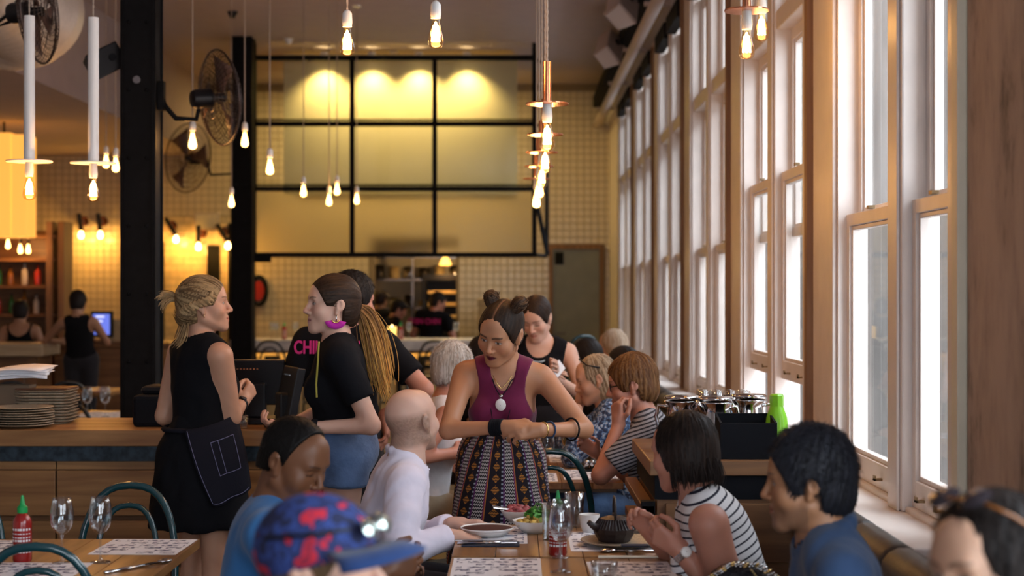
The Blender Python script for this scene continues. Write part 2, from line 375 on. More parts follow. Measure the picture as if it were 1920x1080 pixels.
# ---------------------------------------------------------------- steel columns
def column(x, y, wd, label, z1=ZC):
    c = thing('steel_column', label, 'column', (x, y, 0)); t = .018
    MB().box(-wd / 2, wd / 2, -wd / 2, -wd / 2 + t, 0, z1).box(-wd / 2, wd / 2, wd / 2 - t, wd / 2, 0, z1).build('flange', 'steel_black', c, bevel=.003)
    MB().box(-t, t, -wd / 2 + t, wd / 2 - t, 0, z1).build('web', 'steel_black', c)
    MB().box(-wd / 2 + .012, -wd / 2 + .024, -wd / 2 - .012, wd / 2, 0, z1).box(wd / 2 - .024, wd / 2 - .012, -wd / 2 - .012, wd / 2, 0, z1).build('edge_plate', 'steel_black', c)
    MB().box(-wd / 2 - .03, wd / 2 + .03, -wd / 2 - .03, wd / 2 + .03, 0, .02).build('base_plate', 'steel_black', c)
    for k in range(9):
        for s in (-1, 1): MB().ball((s * .055, -wd / 2 - .003, .35 + k * .42), .012, 8, 5).build('rivet', 'steel_black', c, True)
    return c
c1 = column((266 - VX) / 300, 10.0, .22, 'near black riveted steel column beside the plate counter')
MB().tube([( .0, -.112, 2.93), (.0, -.14, 2.93)], .024, 12).build('cable_eye', 'chrome', c1)
column((456 - VX) / 159.6, 18.8, .25, 'far black steel column at the left end of the bar')
# ================================================================ PENDANT LAMPS
BULB = [(.0135, .060), (.0150, .050), (.0165, .040), (.0215, .020), (.0280, -.005), (.0325, -.030), (.0315, -.043), (.025, -.054), (.013, -.060), (.003, -.0625)]
def bulb_parts(root, zc=0, power=5, far=False, light=True, k=1.0):
    b = MB().lathe([(r * k, z * k + zc) for r, z in BULB], 16).build('bulb', 'bulb_glass', root, True)
    core = MB()
    if far: core.lathe([(r * .80 * k + 1e-4, z * .86 * k + zc - .004) for r, z in BULB], 10)
    else:
        for q in range(6):
            a = q * PI / 3; core.tube([(.008 * math.cos(a), .008 * math.sin(a), zc + .03), (.015 * math.cos(a + .3), .015 * math.sin(a + .3), zc - .034)], .0042, 5)
        core.lathe([(.003, zc + .045), (.008, zc + .03), (.012, zc - .01), (.006, zc - .034)], 8)
    core.build('filament', 'bulb_far' if far else 'filament', b, True)
    if light: point_light('bulb_light', (0, 0, zc), power, (1, .50, .17), .035, root)
def pendant(px, py, g, label, style='plain', power=9, tube_len=.72):
    s = g / .122; d = F / s; c = P(px, py, d)
    far = s < 330
    root = thing('pendant_lamp', label, 'lamp', c, 0, 'bare bulb pendants')
    bulb_parts(root, 0, power, far)
    top = ZC - c.z
    if style == 'plain':
        MB().lathe([(.004, .128), (.014, .122), (.020, .112), (.0215, .075), (.019, .058)], 14, cap=True).build('socket', 'porcelain', root, 'auto')
        z0 = .125
    else:
        mt = 'white_metal' if style == 'white' else 'copper'
        MB().lathe([(.019, .128), (.0205, .10), (.0225, .075), (.019, .056)], 14, cap=True).build('socket', 'porcelain', root, 'auto')
        dr_ = .113 if style == 'white' else .088
        MB().lathe([(.0, .134), (dr_, .134), (dr_, .128), (.0, .128)], 32).build('disc', mt, root)
        tr = .027 if style == 'white' else .017
        MB().lathe([(tr, .134), (tr, .134 + tube_len), (tr * .5, .136 + tube_len)], 20, cap=True).build('stem_tube', mt, root, 'auto')
        z0 = .134 + tube_len
    n = 60 if not far else 2; pts = []
    tw = MB()
    if far: tw.tube([(0, 0, z0), (0, 0, top - .02)], .0045, 5)
    else:
        for ph in (0, PI):
            pts = [(.0028 * math.cos(ph + i * 2.1), .0028 * math.sin(ph + i * 2.1), z0 + (top - .02 - z0) * i / 90) for i in range(91)]
            tw.tube(pts, .0034, 4)
    tw.build('cord', 'cord', root)
    MB().lathe([(.045, top - .025), (.045, top)], 14, cap=True).build('ceiling_rose', 'porcelain', root)
    return root
pendant(651, 77, 56, 'large bare bulb on white socket hanging left of the two at the top centre')
pendant(817, 62, 58, 'large bare bulb on white socket at the top centre, above the glass screen')
pendant(55, 352, 46, 'leftmost white tube pendant with flat disc and glowing bulb', 'white')
pendant(175, 355, 46, 'white tube pendant with flat disc, beside the near steel column', 'white')
pendant(1400, 82, 58, 'copper disc pendant with bulb in front of the window, lower of the pair', 'copper', tube_len=.5, power=2.5)
pendant(1428, 50, 55, 'copper pendant bulb by the window, upper of the pair', 'copper', tube_len=.5, power=2.5)
for k, (x, y, g, l) in enumerate([(1026, 255, 56, 'nearest and highest copper disc pendant in the receding row'), (1022, 303, 47, 'second copper disc pendant in the receding row'), (1016, 331, 42, 'third copper disc pendant in the receding row'), (1011, 353, 38, 'fourth copper disc pendant in the receding row'), (1006, 373, 35, 'farthest and lowest copper disc pendant in the receding row')]):
    pendant(x, y, g, l, 'copper', tube_len=.17)
for x, y, g, l in [(361, 263, 36, 'bare bulb pendant in front of the fan on the near column'), (459, 261, 31, 'bare bulb pendant at the left edge of the glass screen, the higher one'), (506, 312, 33, 'bare bulb pendant over the left column of glass panes, below its neighbour'),
                   (199, 302, 27, 'small dim bulb pendant just left of the near column, left of a close pair'), (217, 308, 30, 'small dim bulb pendant just left of the near column, right of a close pair'), (434, 377, 25, 'small low bulb pendant in front of the far column'),
                   (569, 357, 25, 'small bulb pendant on the screen, leftmost of the low four'), (617, 374, 24, 'small bulb pendant on the screen, lowest of the low four'), (632, 354, 24, 'small bulb pendant on the screen, highest of the low four'), (669, 372, 22, 'small bulb pendant beside the screen mullion, rightmost of the low four')]:
    pendant(x, y, g, l, power=8)
# ================================================================ GLASS SCREEN ABOVE THE PASS
M['frost'] = None
m = bpy.data.materials.new('reeded_glass'); m.use_nodes = True; nt = m.node_tree; b = nt.nodes['Principled BSDF']
b.inputs['Base Color'].default_value = (.93, .90, .80, 1); b.inputs['Roughness'].default_value = .3; b.inputs['Transmission Weight'].default_value = 1; b.inputs['IOR'].default_value = 1.12
tc = nt.nodes.new('ShaderNodeTexCoord'); wv = nt.nodes.new('ShaderNodeTexWave'); wv.inputs['Scale'].default_value = 14; wv.bands_direction = 'X'
nt.links.new(tc.outputs['Object'], wv.inputs[0]); bp = nt.nodes.new('ShaderNodeBump'); bp.inputs['Strength'].default_value = .25; bp.inputs['Distance'].default_value = .01
nt.links.new(wv.outputs['Fac'], bp.inputs['Height']); nt.links.new(bp.outputs[0], b.inputs['Normal']); M['frost'] = m
YS = 19.2; sx = [-3.13, -1.95, -.96, .235]; sz = [2.06, 2.85, 3.63, 4.42]
scr = thing('glass_screen', 'black steel framed screen of nine glass panes above the kitchen pass', 'screen', (0, YS, 0))
b_ = .028
for x in sx: MB().box(x - b_, x + b_, -.04, .04, sz[0] - b_, sz[3] + b_).build('mullion', 'steel_black', scr)
for z in sz: MB().box(sx[0] - b_, sx[3] + b_, -.045, .035, z - b_, z + b_).build('transom', 'steel_black', scr)
for z in sz[1:3]: MB().box(sx[0], sx[3], -.06, -.045, z + .035, z + .055).build('glazing_bar', 'steel_black', scr)
for i in range(3):
    for k in range(3):
        MB().box(sx[i] + b_, sx[i + 1] - b_, -.004, .004, sz[k] + b_, sz[k + 1] - b_).build('pane', 'frost' if k == 0 else 'pane', scr)
# slanted return frames left and right
for s, xs_, xo in ((-1, sx[0], -.16), (1, sx[3], .16)):
    for z in sz: MB().tube([(xs_, 0, z), (xs_ + xo, .55, z)], .022, 4).build('return_bar', 'steel_black', scr)
    MB().tube([(xs_ + xo, .55, sz[0]), (xs_ + xo, .55, sz[3])], .026, 4).build('return_post', 'steel_black', scr)
MB().tube([(sx[3] + .02, -.02, 2.72), (sx[3] + .16, -.06, 2.06)], .028, 4).build('stay_bar', 'steel_black', scr)
MB().box(sx[0] - .0, sx[0] + .22, -.14, -.06, 1.97, 2.03).build('hinge_closer', 'steel_black', scr)
for x in (sx[0], sx[3]): MB().box(x - b_, x + b_, -.04, .04, sz[3], ZC).build('hanger', 'steel_black', scr)
M['hood'] = mat('cream_hood_panel', (.68, .59, .34), .5, var=.03, scale=2)
hood = thing('hood_panel', 'cream hood panel behind the upper glass panes', 'panel', (0, 19.75, 0))
MB().box(-2.85, .03, 0, .05, 2.82, 4.55).build('face_sheet', 'hood', hood)
MB().box(-2.85, .03, .05, 1.8, 2.86, 2.9).build('underside', 'hood', hood)
MB().box(-2.85, -2.8, .05, 1.8, 2.9, 4.55).box(-.02, .03, .05, 1.8, 2.9, 4.55).build('side_sheet', 'hood', hood)
for k, x in enumerate((608, 697, 785, 875)):
    c = P(x, 116, 19.55)
    t = thing('spotlight', ['leftmost', 'second from left', 'third from left', 'rightmost'][k] + ' recessed spotlight shining down behind the glass screen', 'spotlight', (c.x, 19.52, 4.52), 0, 'spotlights behind the screen')
    MB().lathe([(.05, .02), (.05, -.03), (.04, -.03), (.035, 0)], 16).build('trim_ring', 'white_metal', t)
    MB().lathe([(.001, -.02), (.034, -.02)], 14).build('lamp_lens', emis('spot_lens_%d' % k, (1, .78, .35), 25), t)
    l = bpy.data.lights.new('spot_beam', 'SPOT'); l.energy = 78; l.color = (1, .74, .30); l.spot_size = 1.9; l.spot_blend = 1; l.shadow_soft_size = .02
    o = bpy.data.objects.new('spot_beam', l); COL.objects.link(o); o.parent = t; o.location = (0, 0, -.04); o.rotation_euler = (.16, 0, 0)
# ================================================================ BAR / KITCHEN PASS
bar = thing('bar_counter', 'marble topped bar with block letter front below the glass screen', 'bar', (0, 19.0, 0))
MB().box(-3.4, .35, 0, 1.1, .915, 1.04).build('marble_top', 'marble', bar, bevel=.01)
MB().box(-3.38, .33, .03, .05, .885, .915).build('lip_board', 'dark_timber', bar)
M['bar_tile'] = mat('amber_bar_tile', (.62, .45, .2), .35, var=.1, scale=8)
MB().box(-3.35, .3, .3, .4, 0, .915).build('front_panel', 'bar_tile', bar)
MB().box(-3.35, .3, .20, .22, .905, .914).build('light_strip', emis('led_strip', (1, .6, .2), 14), bar)
for r, (txt, z) in enumerate((('EE LIE EE LIES', .70), ('LE SEE EE LI E', .40))):
    for ci, chh in enumerate(txt):
        if chh == ' ': continue
        me = text_mesh(chh, .36, .012); me.materials.append(M['black_matte'])
        o = bpy.data.objects.new('block_letter', me); COL.objects.link(o); o.parent = bar; o.location = (-3.2 + ci * .265, .285, z); o.rotation_euler = (PI / 2, 0, 0); o.scale = (1.1, 1, 1)
for x in (-3.3, .25): MB().box(x - .04, x + .04, .3, .38, 0, .915).build('bar_post', 'steel_black', bar)
# back counter in the kitchen
kc = thing('kitchen_bench', 'steel kitchen bench against the tiled back wall', 'bench', (0, 22.2, 0))
MB().box(-3.2, .4, 0, .75, .86, .9).build('bench_top', 'chrome', kc)
MB().box(-3.2, .4, .05, .75, .1, .86).build('bench_body', 'chrome', kc)
# kitchen ceiling lights (behind the hood, real fittings)
for x, y in ((-2.6, 21.9), (-.9, 21.8)):
    t = thing('kitchen_light', {-2.6: 'left', -.9: 'right'}[x] + ' warm ceiling light over the kitchen behind the hood', 'light', (x, y, ZC - .0))
    MB().box(-.3, .3, -.1, .1, -.06, 0).build('fitting', 'white_metal', t)
    l = bpy.data.lights.new('kitchen_lamp', 'AREA'); l.shape = 'RECTANGLE'; l.size = .6; l.size_y = .2; l.energy = 30; l.color = (1, .72, .26)
    o = bpy.data.objects.new('kitchen_lamp', l); COL.objects.link(o); o.parent = t; o.location = (0, 0, -.08)
t = thing('heat_lamp', 'orange glowing heat lamp hanging in the kitchen opening', 'lamp', P(835, 493, 23.3))
MB().lathe([(.02, .09), (.05, .06), (.09, -.03), (.085, -.03)], 16).build('shade', mat('amber_shade', (.9, .5, .1), .4, emit=(1, .55, .1), estr=3), t, True)
MB().tube([(0, 0, .09), (0, 0, 2.6 - t.location.z)], .006, 5).build('cord', 'black_plastic', t)
point_light('heat_light', (0, 0, -.06), 14, (1, .62, .25), .03, t)
# shelves in the kitchen opening
sh = thing('kitchen_shelf', 'steel shelving loaded with pans in the kitchen opening', 'shelf', (-1.43, 24.2, 0))
for z in (1.35, 1.78, 2.12): MB().box(-.75, .75, -.2, .2, z, z + .025).build('shelf_board', 'chrome', sh)
for x in (-.73, -.1, .73):
    MB().box(x - .015, x + .015, -.2, -.17, 0, 2.5).build('upright', 'chrome', sh)
r_ = random.Random(3)
M['pan'] = mat('dark_pan', (.05, .04, .035), .4, metal=.7); M['tub'] = mat('plastic_tub', (.55, .38, .16), .5)
names = [('stock_pot', 'pan'), ('food_tub', 'tub'), ('mixing_bowl', 'chrome')]
for z in (1.375, 1.805, 2.145):
    for k in range(6):
        nm, mt = names[(k + int(z * 10)) % 3]; x = -1.43 - .62 + k * .23; h = .10 + .12 * r_.random(); rr = .075 + .02 * r_.random()
        lv = {1.375: 'lowest', 1.805: 'middle', 2.145: 'top'}[z]
        t = thing(nm, '%s on the %s kitchen shelf, number %s from the left' % ({'stock_pot': 'dark pot', 'food_tub': 'tan storage tub', 'mixing_bowl': 'steel bowl'}[nm], lv, ['one', 'two', 'three', 'four', 'five', 'six'][k]), nm.split('_')[1], (x, 24.15, z), 0, 'pots and tubs on the kitchen shelves')
        MB().lathe([(rr * .85, 0), (rr, .02), (rr * 1.02, h), (rr * .95, h), (rr * .8, .02)], 14, cap=False).build('vessel', mt, t, True)
        MB().lathe([(.001, h + .02), (rr * .9, h + .008), (rr * 1.06, h)], 14).build('lid', mt, t, True)
ov = thing('pizza_oven', 'black oven with lit shelves at the right of the kitchen opening', 'oven', (-1.03, 23.45, 0))
MB().box(-.33, .27, 0, .4, 0, 1.02).box(-.33, .27, 0, .4, 1.78, 1.87).box(-.33, -.27, 0, .5, 1.02, 1.78).box(.21, .27, 0, .5, 1.02, 1.78).box(-.27, .21, .45, .5, 1.02, 1.78).build('housing', 'black_plastic', ov)
for z in (1.22, 1.4, 1.58): MB().box(-.25, .19, .03, .42, z, z + .05).build('oven_tray', 'tub', ov, bevel=.01)
# ---- things along the bar top
def lathe_thing(name, label, cat, loc, parts, group=None, n=18):
    t = thing(name, label, cat, loc, 0, group)
    for pn, prof, mt in parts: MB().lathe(prof, n).build(pn, mt, t, 'auto')
    return t
M['chilli'] = mat('chilli_sauce', (.28, .012, .01), .25, coat=.4); M['green_cap'] = mat('green_cap', (.01, .30, .07), .35); M['label_w'] = mat('white_print', (.75, .7, .7), .6)
def sauce_bottle(loc, label):
    t = thing('sauce_bottle', label, 'bottle', loc, 0, 'red sauce bottles with green caps')
    MB().lathe([(.001, 0), (.028, 0), (.0305, .006), (.0305, .125), (.029, .135), (.020, .150), (.014, .156), (.014, .160), (.001, .160)], 20).build('bottle_body', 'chilli', t, 'auto')
    MB().lathe([(.016, .157), (.017, .160), (.017, .176), (.011, .182), (.0085, .186), (.004, .214), (.001, .215)], 16).build('nozzle_cap', 'green_cap', t, 'auto')
    lb = MB()
    for k in range(7): lb.lathe([(.0308, .03 + k * .012), (.0308, .03 + k * .012 + (.003 if k % 3 else .007))], 16)
    lb.f = [q for i, q in enumerate(lb.f) if (i % 16) in (9, 10, 11, 12, 13, 14)]
    lb.build('printed_lettering', 'label_w', t)
    return t
M['wine'] = thin_glass('white_wine', (.95, .86, .45), .02, .5, 1.2); M['water'] = thin_glass('water', (.92, .95, .97), .02, .4, 1.2)
def wine_glass(loc, label, fill=False, k=1.0, group='stemmed wine glasses'):
    t = thing('wine_glass', label, 'glass', loc, 0, group)
    MB().lathe([(r * k, z * k) for r, z in [(.006, .092), (.02, .100), (.032, .118), (.0375, .142), (.037, .165), (.033, .190), (.0295, .212), (.0285, .212), (.036, .165), (.0365, .142), (.031, .119), (.019, .102), (.001, .097)]], 24).build('bowl', 'glass', t, True)
    MB().lathe([(r * k, z * k) for r, z in [(.006, .092), (.0038, .075), (.0036, .03), (.005, .012), (.012, .006)]], 12).build('stem', 'glass', t, True)
    MB().lathe([(r * k, z * k) for r, z in [(.012, .006), (.030, .003), (.034, .001), (.034, 0), (.001, 0)]], 24).build('foot', 'glass', t, True)
    if fill: MB().lathe([(.001, .100), (.018, .103), (.03, .12), (.0355, .142), (.001, .142)], 20).build('wine', 'wine', t, True)
    return t
def tumbler(loc, label, h=.125, r=.036, fill=.75):
    t = thing('water_tumbler', label, 'glass', loc, 0, 'straight sided tumblers')
    MB().lathe([(.001, 0), (r * .86, 0), (r, h), (r - .002, h), (r * .82, .008), (.001, .008)], 24).build('glass_wall', 'glass', t, True)
    if fill: MB().lathe([(.001, .01), (r * .82, .01), (r * (.84 + .12 * fill), h * fill), (.001, h * fill)], 20).build('water', 'water', t, True)
    return t
sauce_bottle(P(533, 630, 19.5).xyz * 1 + Vector((0, 0, 1.04 - P(533, 630, 19.5).z)), 'red sauce bottle on the left end of the marble bar')
sauce_bottle((P(752, 0, 19.5).x, 19.45, 1.04), 'red sauce bottle on the marble bar beside the candle jar')
wine_glass((P(768, 0, 19.5).x, 19.4, 1.04), 'wine glass on the marble bar just right of the sauce bottle')
wine_glass((P(856, 0, 19.5).x, 19.4, 1.04), 'wine glass on the marble bar in front of the white tiles')
for k, x in enumerate((512, 520, 556)): wine_glass((P(x, 0, 19.8).x, 19.7, 1.04), ['leftmost wine glass at the left end of the bar', 'wine glass beside the leftmost one on the bar', 'wine glass right of the far sauce bottle on the bar'][k])
t = thing('candle_jar', 'glowing amber candle jar on the marble bar', 'candle', (P(735, 0, 19.6).x, 19.6, 1.04))
MB().lathe([(.001, 0), (.05, 0), (.055, .15), (.05, .15), (.046, .02), (.001, .02)], 16).build('jar', mat('amber_jar', (.9, .6, .2), .3, emit=(1, .6, .15), estr=1.2), t, True)
MB().lathe([(.001, .17), (.012, .13), (.001, .1)], 8).build('flame', emis('flame', (1, .7, .3), 20), t)
t = thing('flour_sacks', 'stack of tan cartons on the kitchen bench before the white tiles', 'cartons', (P(920, 0, 21.6).x, 22.45, .9))
M['carton'] = mat('carton', (.42, .30, .16), .8, var=.1)
for k in range(5): MB().box(-.2 + .01 * (k % 2), .2 + .012 * (k % 3), -.2, .2, k * .125, k * .125 + .118).build('carton', 'carton', t, bevel=.012)
t = thing('hose_reel', 'red hose reel on the wall left of the kitchen tiles', 'hose reel', (P(484, 545, 22.9).x, 22.955, 1.63))
M['red'] = mat('red_enamel', (.35, .02, .015), .4)
pts = [(.0, .03 * math.sin(q * 3) * 0, 0) for q in (0,)]
MB().tube([(.11 * math.cos(q), 0, .2 * math.sin(q)) for q in np.linspace(0, 2 * PI, 24, endpoint=False)], .03, 8, closed=True).build('coil', 'black_matte', t, True)
MB().lathe([(.001, -.02), (.08, -.02), (.08, .02), (.001, .02)], 20).xf(Matrix.Rotation(PI / 2, 4, 'X') @ Matrix.Diagonal((1, 1.8, 1, 1))).build('reel_disc', 'red', t)
# ================================================================ CHAIRS
def hoop(w, z0, z1, y0, y1, n=18, sq=2.6):
    pts = []
    for i in range(n + 1):
        a = PI * i / n; cx = math.copysign(abs(math.cos(a)) ** (2 / sq), math.cos(a)); sz_ = abs(math.sin(a)) ** (2 / sq)
        t_ = sz_; pts.append((w * cx, y0 + (y1 - y0) * t_, z0 + (z1 - z0) * t_))
    return pts
def make_chair(label, loc, rz, matn='teal', seat_z=.46, top=.89, group='bentwood chairs'):
    """bentwood chair; local +Y is the way a sitter faces"""
    t = thing('bentwood_chair', label, 'chair', loc, rz, group); s = seat_z
    MB().lathe([(.001, s - .02), (.19, s - .02), (.205, s - .005), (.205, s + .01), (.19, s + .016), (.001, s + .010)], 24).build('seat', matn, t, 'auto')
    w = .19
    hp = [(w * .92, -.17, s - .02)] + [(x, y, z) for x, y, z in hoop(w, s + .02, top, -.185, -.27)] + [(-w * .92, -.17, s - .02)]
    MB().tube(hp, .0145, 8).build('back_hoop', matn, t, True)
    MB().tube([(x, y + .004, z) for x, y, z in hoop(w * .66, s + .0, top - .075, -.175, -.25)], .0115, 8).build('inner_hoop', matn, t, True)
    for sx_ in (-1, 1):
        MB().tube([(sx_ * .15, .13, s - .02), (sx_ * .165, .155, s * .5), (sx_ * .185, .185, 0)], [.017, .015, .012], 8).build('leg', matn, t, True)
        MB().tube([(sx_ * .17, -.17, s - .02), (sx_ * .18, -.20, s * .5), (sx_ * .195, -.25, 0)], [.016, .015, .012], 8).build('leg', matn, t, True)
    MB().tube([(.155 * math.cos(q), .155 * math.sin(q) - .005, s * .55) for q in np.linspace(0, 2 * PI, 24, endpoint=False)], .009, 6, closed=True).build('leg_ring', matn, t, True)
    return t
def chair_like(src, label, loc, rz):
    c = copy_tree(src); c.location = loc; c.rotation_euler = (0, 0, rz); c['label'] = label; return c
R = math.radians
ch0 = make_chair('teal bentwood chair at the far end of the left table, below the counter drawers', (-1.50, 5.98, 0), PI, top=.87)
chair_like(ch0, 'teal bentwood chair cut by the left edge of the picture', (-2.13, 5.95, 0), PI + .15)
chair_like(ch0, 'teal bentwood chair in the bottom left corner, its back to us', (-1.44, 5.02, 0), 0.06)
chc = make_chair('teal bentwood chair at the near end of the second table, behind the teapot', (.16, 7.35, 0), 0, top=.92)
chair_like(chc, 'teal bentwood chair seen side on between pale shirt and patterned skirt', (-.22, 6.72, 0), -PI / 2 + .12)
chair_like(ch0, 'teal bentwood chair under the person in the pale shirt', (-.50, 5.75, 0), -PI / 2)
chair_like(ch0, 'teal bentwood chair under the person in the blue t-shirt', (-.52, 4.80, 0), -PI / 2)
chair_like(ch0, 'teal bentwood chair under the person in the white sleeveless top', (-.42, 8.0, 0), -PI / 2)
chb = make_chair('black bentwood chair behind the counter, left of two by the wine glasses', (-2.86, 10.75, 0), -.25, 'chair_black')
chair_like(chb, 'black bentwood chair behind the counter, right of two by the wine glasses', (-2.38, 10.75, 0), .2)
chair_like(chb, 'black bentwood chair at the dark far left table, rightmost of three', (-3.72, 13.2, 0), .4)
chair_like(chb, 'black bentwood chair at the dark far left table, middle of three', (-4.15, 13.2, 0), .3)
chair_like(chb, 'black bentwood chair at the dark far left table, leftmost of three', (-4.6, 13.3, 0), .3)
bs = make_chair('black bar stool at the bar left of the middle one', (P(735, 0, 18.2).x, 18.35, 0), 0, 'chair_black', .64, 1.06, 'bentwood bar stools')
for x, l in ((815, 'black bar stool in front of the middle of the bar'), (905, 'black bar stool at the bar behind the maroon halter top'), (508, 'black bar stool at the left end of the bar beyond the till'), (590, 'black bar stool at the bar behind the shirt with pink lettering')): chair_like(bs, l, (P(x, 0, 18.2).x, 18.35, 0), 0)
st = make_chair('tall dark bar stool standing by the grey green door', (P(1066, 0, 14).x, 14.0, 0), .5, 'teal', .82, 1.24, 'bentwood bar stools')
# ================================================================ TABLES
def make_table(label, x0, x1, y0, y1, top=.75, planks=5, group='oak dining tables', matn='oak_y'):
    t = thing('dining_table', label, 'table', ((x0 + x1) / 2, (y0 + y1) / 2, 0), 0, group); w = (x1 - x0) / 2; d = (y1 - y0) / 2
    for k in range(planks):
        a = -w + 2 * w * k / planks; b = -w + 2 * w * (k + 1) / planks
        MB().box(a + .0008, b - .0008, -d, d, top - .032, top).build('plank', matn, t, bevel=.002)
    MB().box(-w + .03, w - .03, -d + .03, d - .03, top - .05, top - .0325).build('apron', 'oak_dark', t)
    MB().tube([(0, 0, .03), (0, 0, top - .05)], .035, 12).build('pedestal', 'steel_black', t)
    MB().box(-.26, .26, -.03, .03, 0, .03).box(-.03, .03, -.26, .26, 0, .03).build('base', 'steel_black', t)
    MB().box(-.2, .2, -.03, .03, top - .06, top - .0495).box(-.03, .03, -.2, .2, top - .06, top - .0495).build('spider', 'steel_black', t)
    return t
make_table('oak table set with food and teapot beside the pale shirt', -.21, .52, 5.30, 6.02)
make_table('oak table holding the two large printed menus, nearest the middle', -.21, .52, 4.55, 5.285, top=.748)
make_table('oak table at the lower left with two wine glasses', -2.05, -1.115, 4.78, 5.67)
make_table('oak table behind the maroon halter top, with wine and menus', -.21, .50, 7.34, 8.76)
make_table('oak table before the person in blue floral top', -.21, .50, 9.35, 10.75)
make_table('oak table farthest along the banquette', -.21, .50, 11.4, 12.8)
make_table('dark table behind the plate counter with two wine glasses', -3.3, -2.2, 10.95, 11.75)
make_table('dark table with three black chairs at the far left', -4.6, -3.5, 13.9, 14.6)
def menu_mat():
    m, nt, b = _mat('printed_menu'); b.inputs['Roughness'].default_value = .6
    tc = nt.nodes.new('ShaderNodeTexCoord')
    mp = nt.nodes.new('ShaderNodeMapping'); mp.inputs['Scale'].default_value = (18, 34, 1); nt.links.new(tc.outputs['Object'], mp.inputs[0])
    n = nt.nodes.new('ShaderNodeTexNoise'); n.inputs['Scale'].default_value = 2.2; n.inputs['Detail'].default_value = 2; nt.links.new(mp.outputs[0], n.inputs[0])
    g = nt.nodes.new('ShaderNodeMath'); g.operation = 'GREATER_THAN'; g.inputs[1].default_value = .485; nt.links.new(n.outputs[0], g.inputs[0])
    br = nt.nodes.new('ShaderNodeTexBrick'); br.offset = .37; br.inputs['Scale'].default_value = 1; br.inputs['Brick Width'].default_value = .075; br.inputs['Row Height'].default_value = .05; br.inputs['Mortar Size'].default_value = .009
    br.inputs['Color1'].default_value = (1, 1, 1, 1); br.inputs['Color2'].default_value = (.25, .25, .25, 1); br.inputs['Mortar'].default_value = (0, 0, 0, 1); nt.links.new(tc.outputs['Object'], br.inputs[0])
    g2 = nt.nodes.new('ShaderNodeMath'); g2.operation = 'GREATER_THAN'; g2.inputs[1].default_value = .42; nt.links.new(br.outputs[0], g2.inputs[0])
    ml = nt.nodes.new('ShaderNodeMath'); ml.operation = 'MULTIPLY'; nt.links.new(g.outputs[0], ml.inputs[0]); nt.links.new(g2.outputs[0], ml.inputs[1])
    mx = nt.nodes.new('ShaderNodeMix'); mx.data_type = 'RGBA'; mx.inputs[6].default_value = (.80, .79, .82, 1); mx.inputs[7].default_value = (.05, .06, .14, 1)
    nt.links.new(ml.outputs[0], mx.inputs[0]); nt.links.new(mx.outputs[2], b.inputs[0]); return m
M['menu'] = menu_mat()
def T(px, py, z=.75):
    d = F * (CZ - z) / (py - VY); return Vector(((px - VX) / F * d, d, z))
def menu(x0, x1, y0, y1, label, rz=0, z=.7505):
    t = thing('menu_sheet', label, 'menu', ((x0 + x1) / 2, (y0 + y1) / 2, z), rz, 'printed paper menus'); w, d = (x1 - x0) / 2, (y1 - y0) / 2
    MB().box(-w, w, -d, d, 0, .0012).build('paper', 'paper', t)
    MB().box(-w + .012, w - .012, -d + .014, d - .014, .0012, .0015).build('print', 'menu', t)
menu(-.20, .085, 4.86, 5.27, 'printed menu lying left of the near wine glass', z=.7485)
menu(.235, .50, 4.84, 5.20, 'printed menu lying right of the near wine glass', .02, z=.7485)
menu(-.16, .045, 5.56, 5.96, 'paper menu under the brown plate')
menu(.19, .475, 5.40, 5.84, 'paper menu under the teapot plate')
menu(-1.42, -1.125, 5.33, 5.655, 'printed menu at the right corner of the left table', -.03)
menu(-1.78, -1.36, 4.85, 5.17, 'printed menu at the near edge of the left table')
menu(-2.04, -1.72, 5.33, 5.63, 'printed menu at the far left of the left table')
menu(-.02, .20, 7.36, 7.70, 'menu behind the teal chair on the second table, left one')
menu(.23, .49, 7.44, 7.85, 'menu under the salt and pepper on the second table')
menu(.18, .48, 8.2, 8.6, 'menu beside the white wine glass')
menu(.15, .48, 9.5, 9.9, 'menu before the person in blue floral top, near one')
menu(.15, .48, 10.2, 10.6, 'menu before the person in blue floral top, far one')
menu(-3.1, -2.35, 11.1, 11.6, 'menus on the dark table behind the plate counter')
# ---- table ware
sauce_bottle(T(1046, 1040), 'red sauce bottle behind the near wine glass on the middle table')
sauce_bottle(T(42, 1052), 'red sauce bottle on the lower left table')
sauce_bottle((P(1047, 0, 9.4).x, 9.45, .75), 'red sauce bottle before the person in blue floral top')
sauce_bottle((P(1037, 0, 11.5).x, 11.6, .75), 'farthest red sauce bottle, by the order pad')
wine_glass(T(1052, 1072, .748), 'near wine glass in the middle of the front table')
wine_glass(T(1050, 1045), 'wine glass standing behind the near one', k=.9)
wine_glass(T(116, 1056), 'wine glass on the left table beside the sauce bottle', k=1.0)
wine_glass(T(188, 1054), 'wine glass on the left table before the printed menu')
wine_glass((P(1066, 0, 8.0).x, 8.0, .75), 'glass of white wine on the second table', True)
wine_glass((P(1026, 0, 7.6).x, 7.62, .75), 'empty wine glass at the near end of the second table')
for k, x in enumerate((160, 194)): wine_glass((P(x, 0, 11.1).x, 11.15, .75), ['left', 'right'][k] + ' wine glass on the dark table behind the plate counter')
for k, x in enumerate((28, 46)): wine_glass((P(x, 0, 14.2).x, 14.2, .75), ['left', 'right'][k] + ' wine glass on the far table below the bar slab')
tumbler(T(1077, 988), 'tall water tumbler left of the white cup', .128, .037)
tumbler(T(1034, 1012), 'water tumbler beside the salad bowl', .128, .036)
tumbler(T(1133, 1090, .748), 'short tumbler at the bottom edge on the right menu', .06, .042, 0)
tumbler((P(1097, 0, 8.1).x, 8.1, .75), 'water tumbler beside the white wine', .12, .036)
tumbler((P(1006, 0, 7.8).x, 7.8, .75), 'tumbler behind the teal chair, left of the empty wine glass', .10, .038)
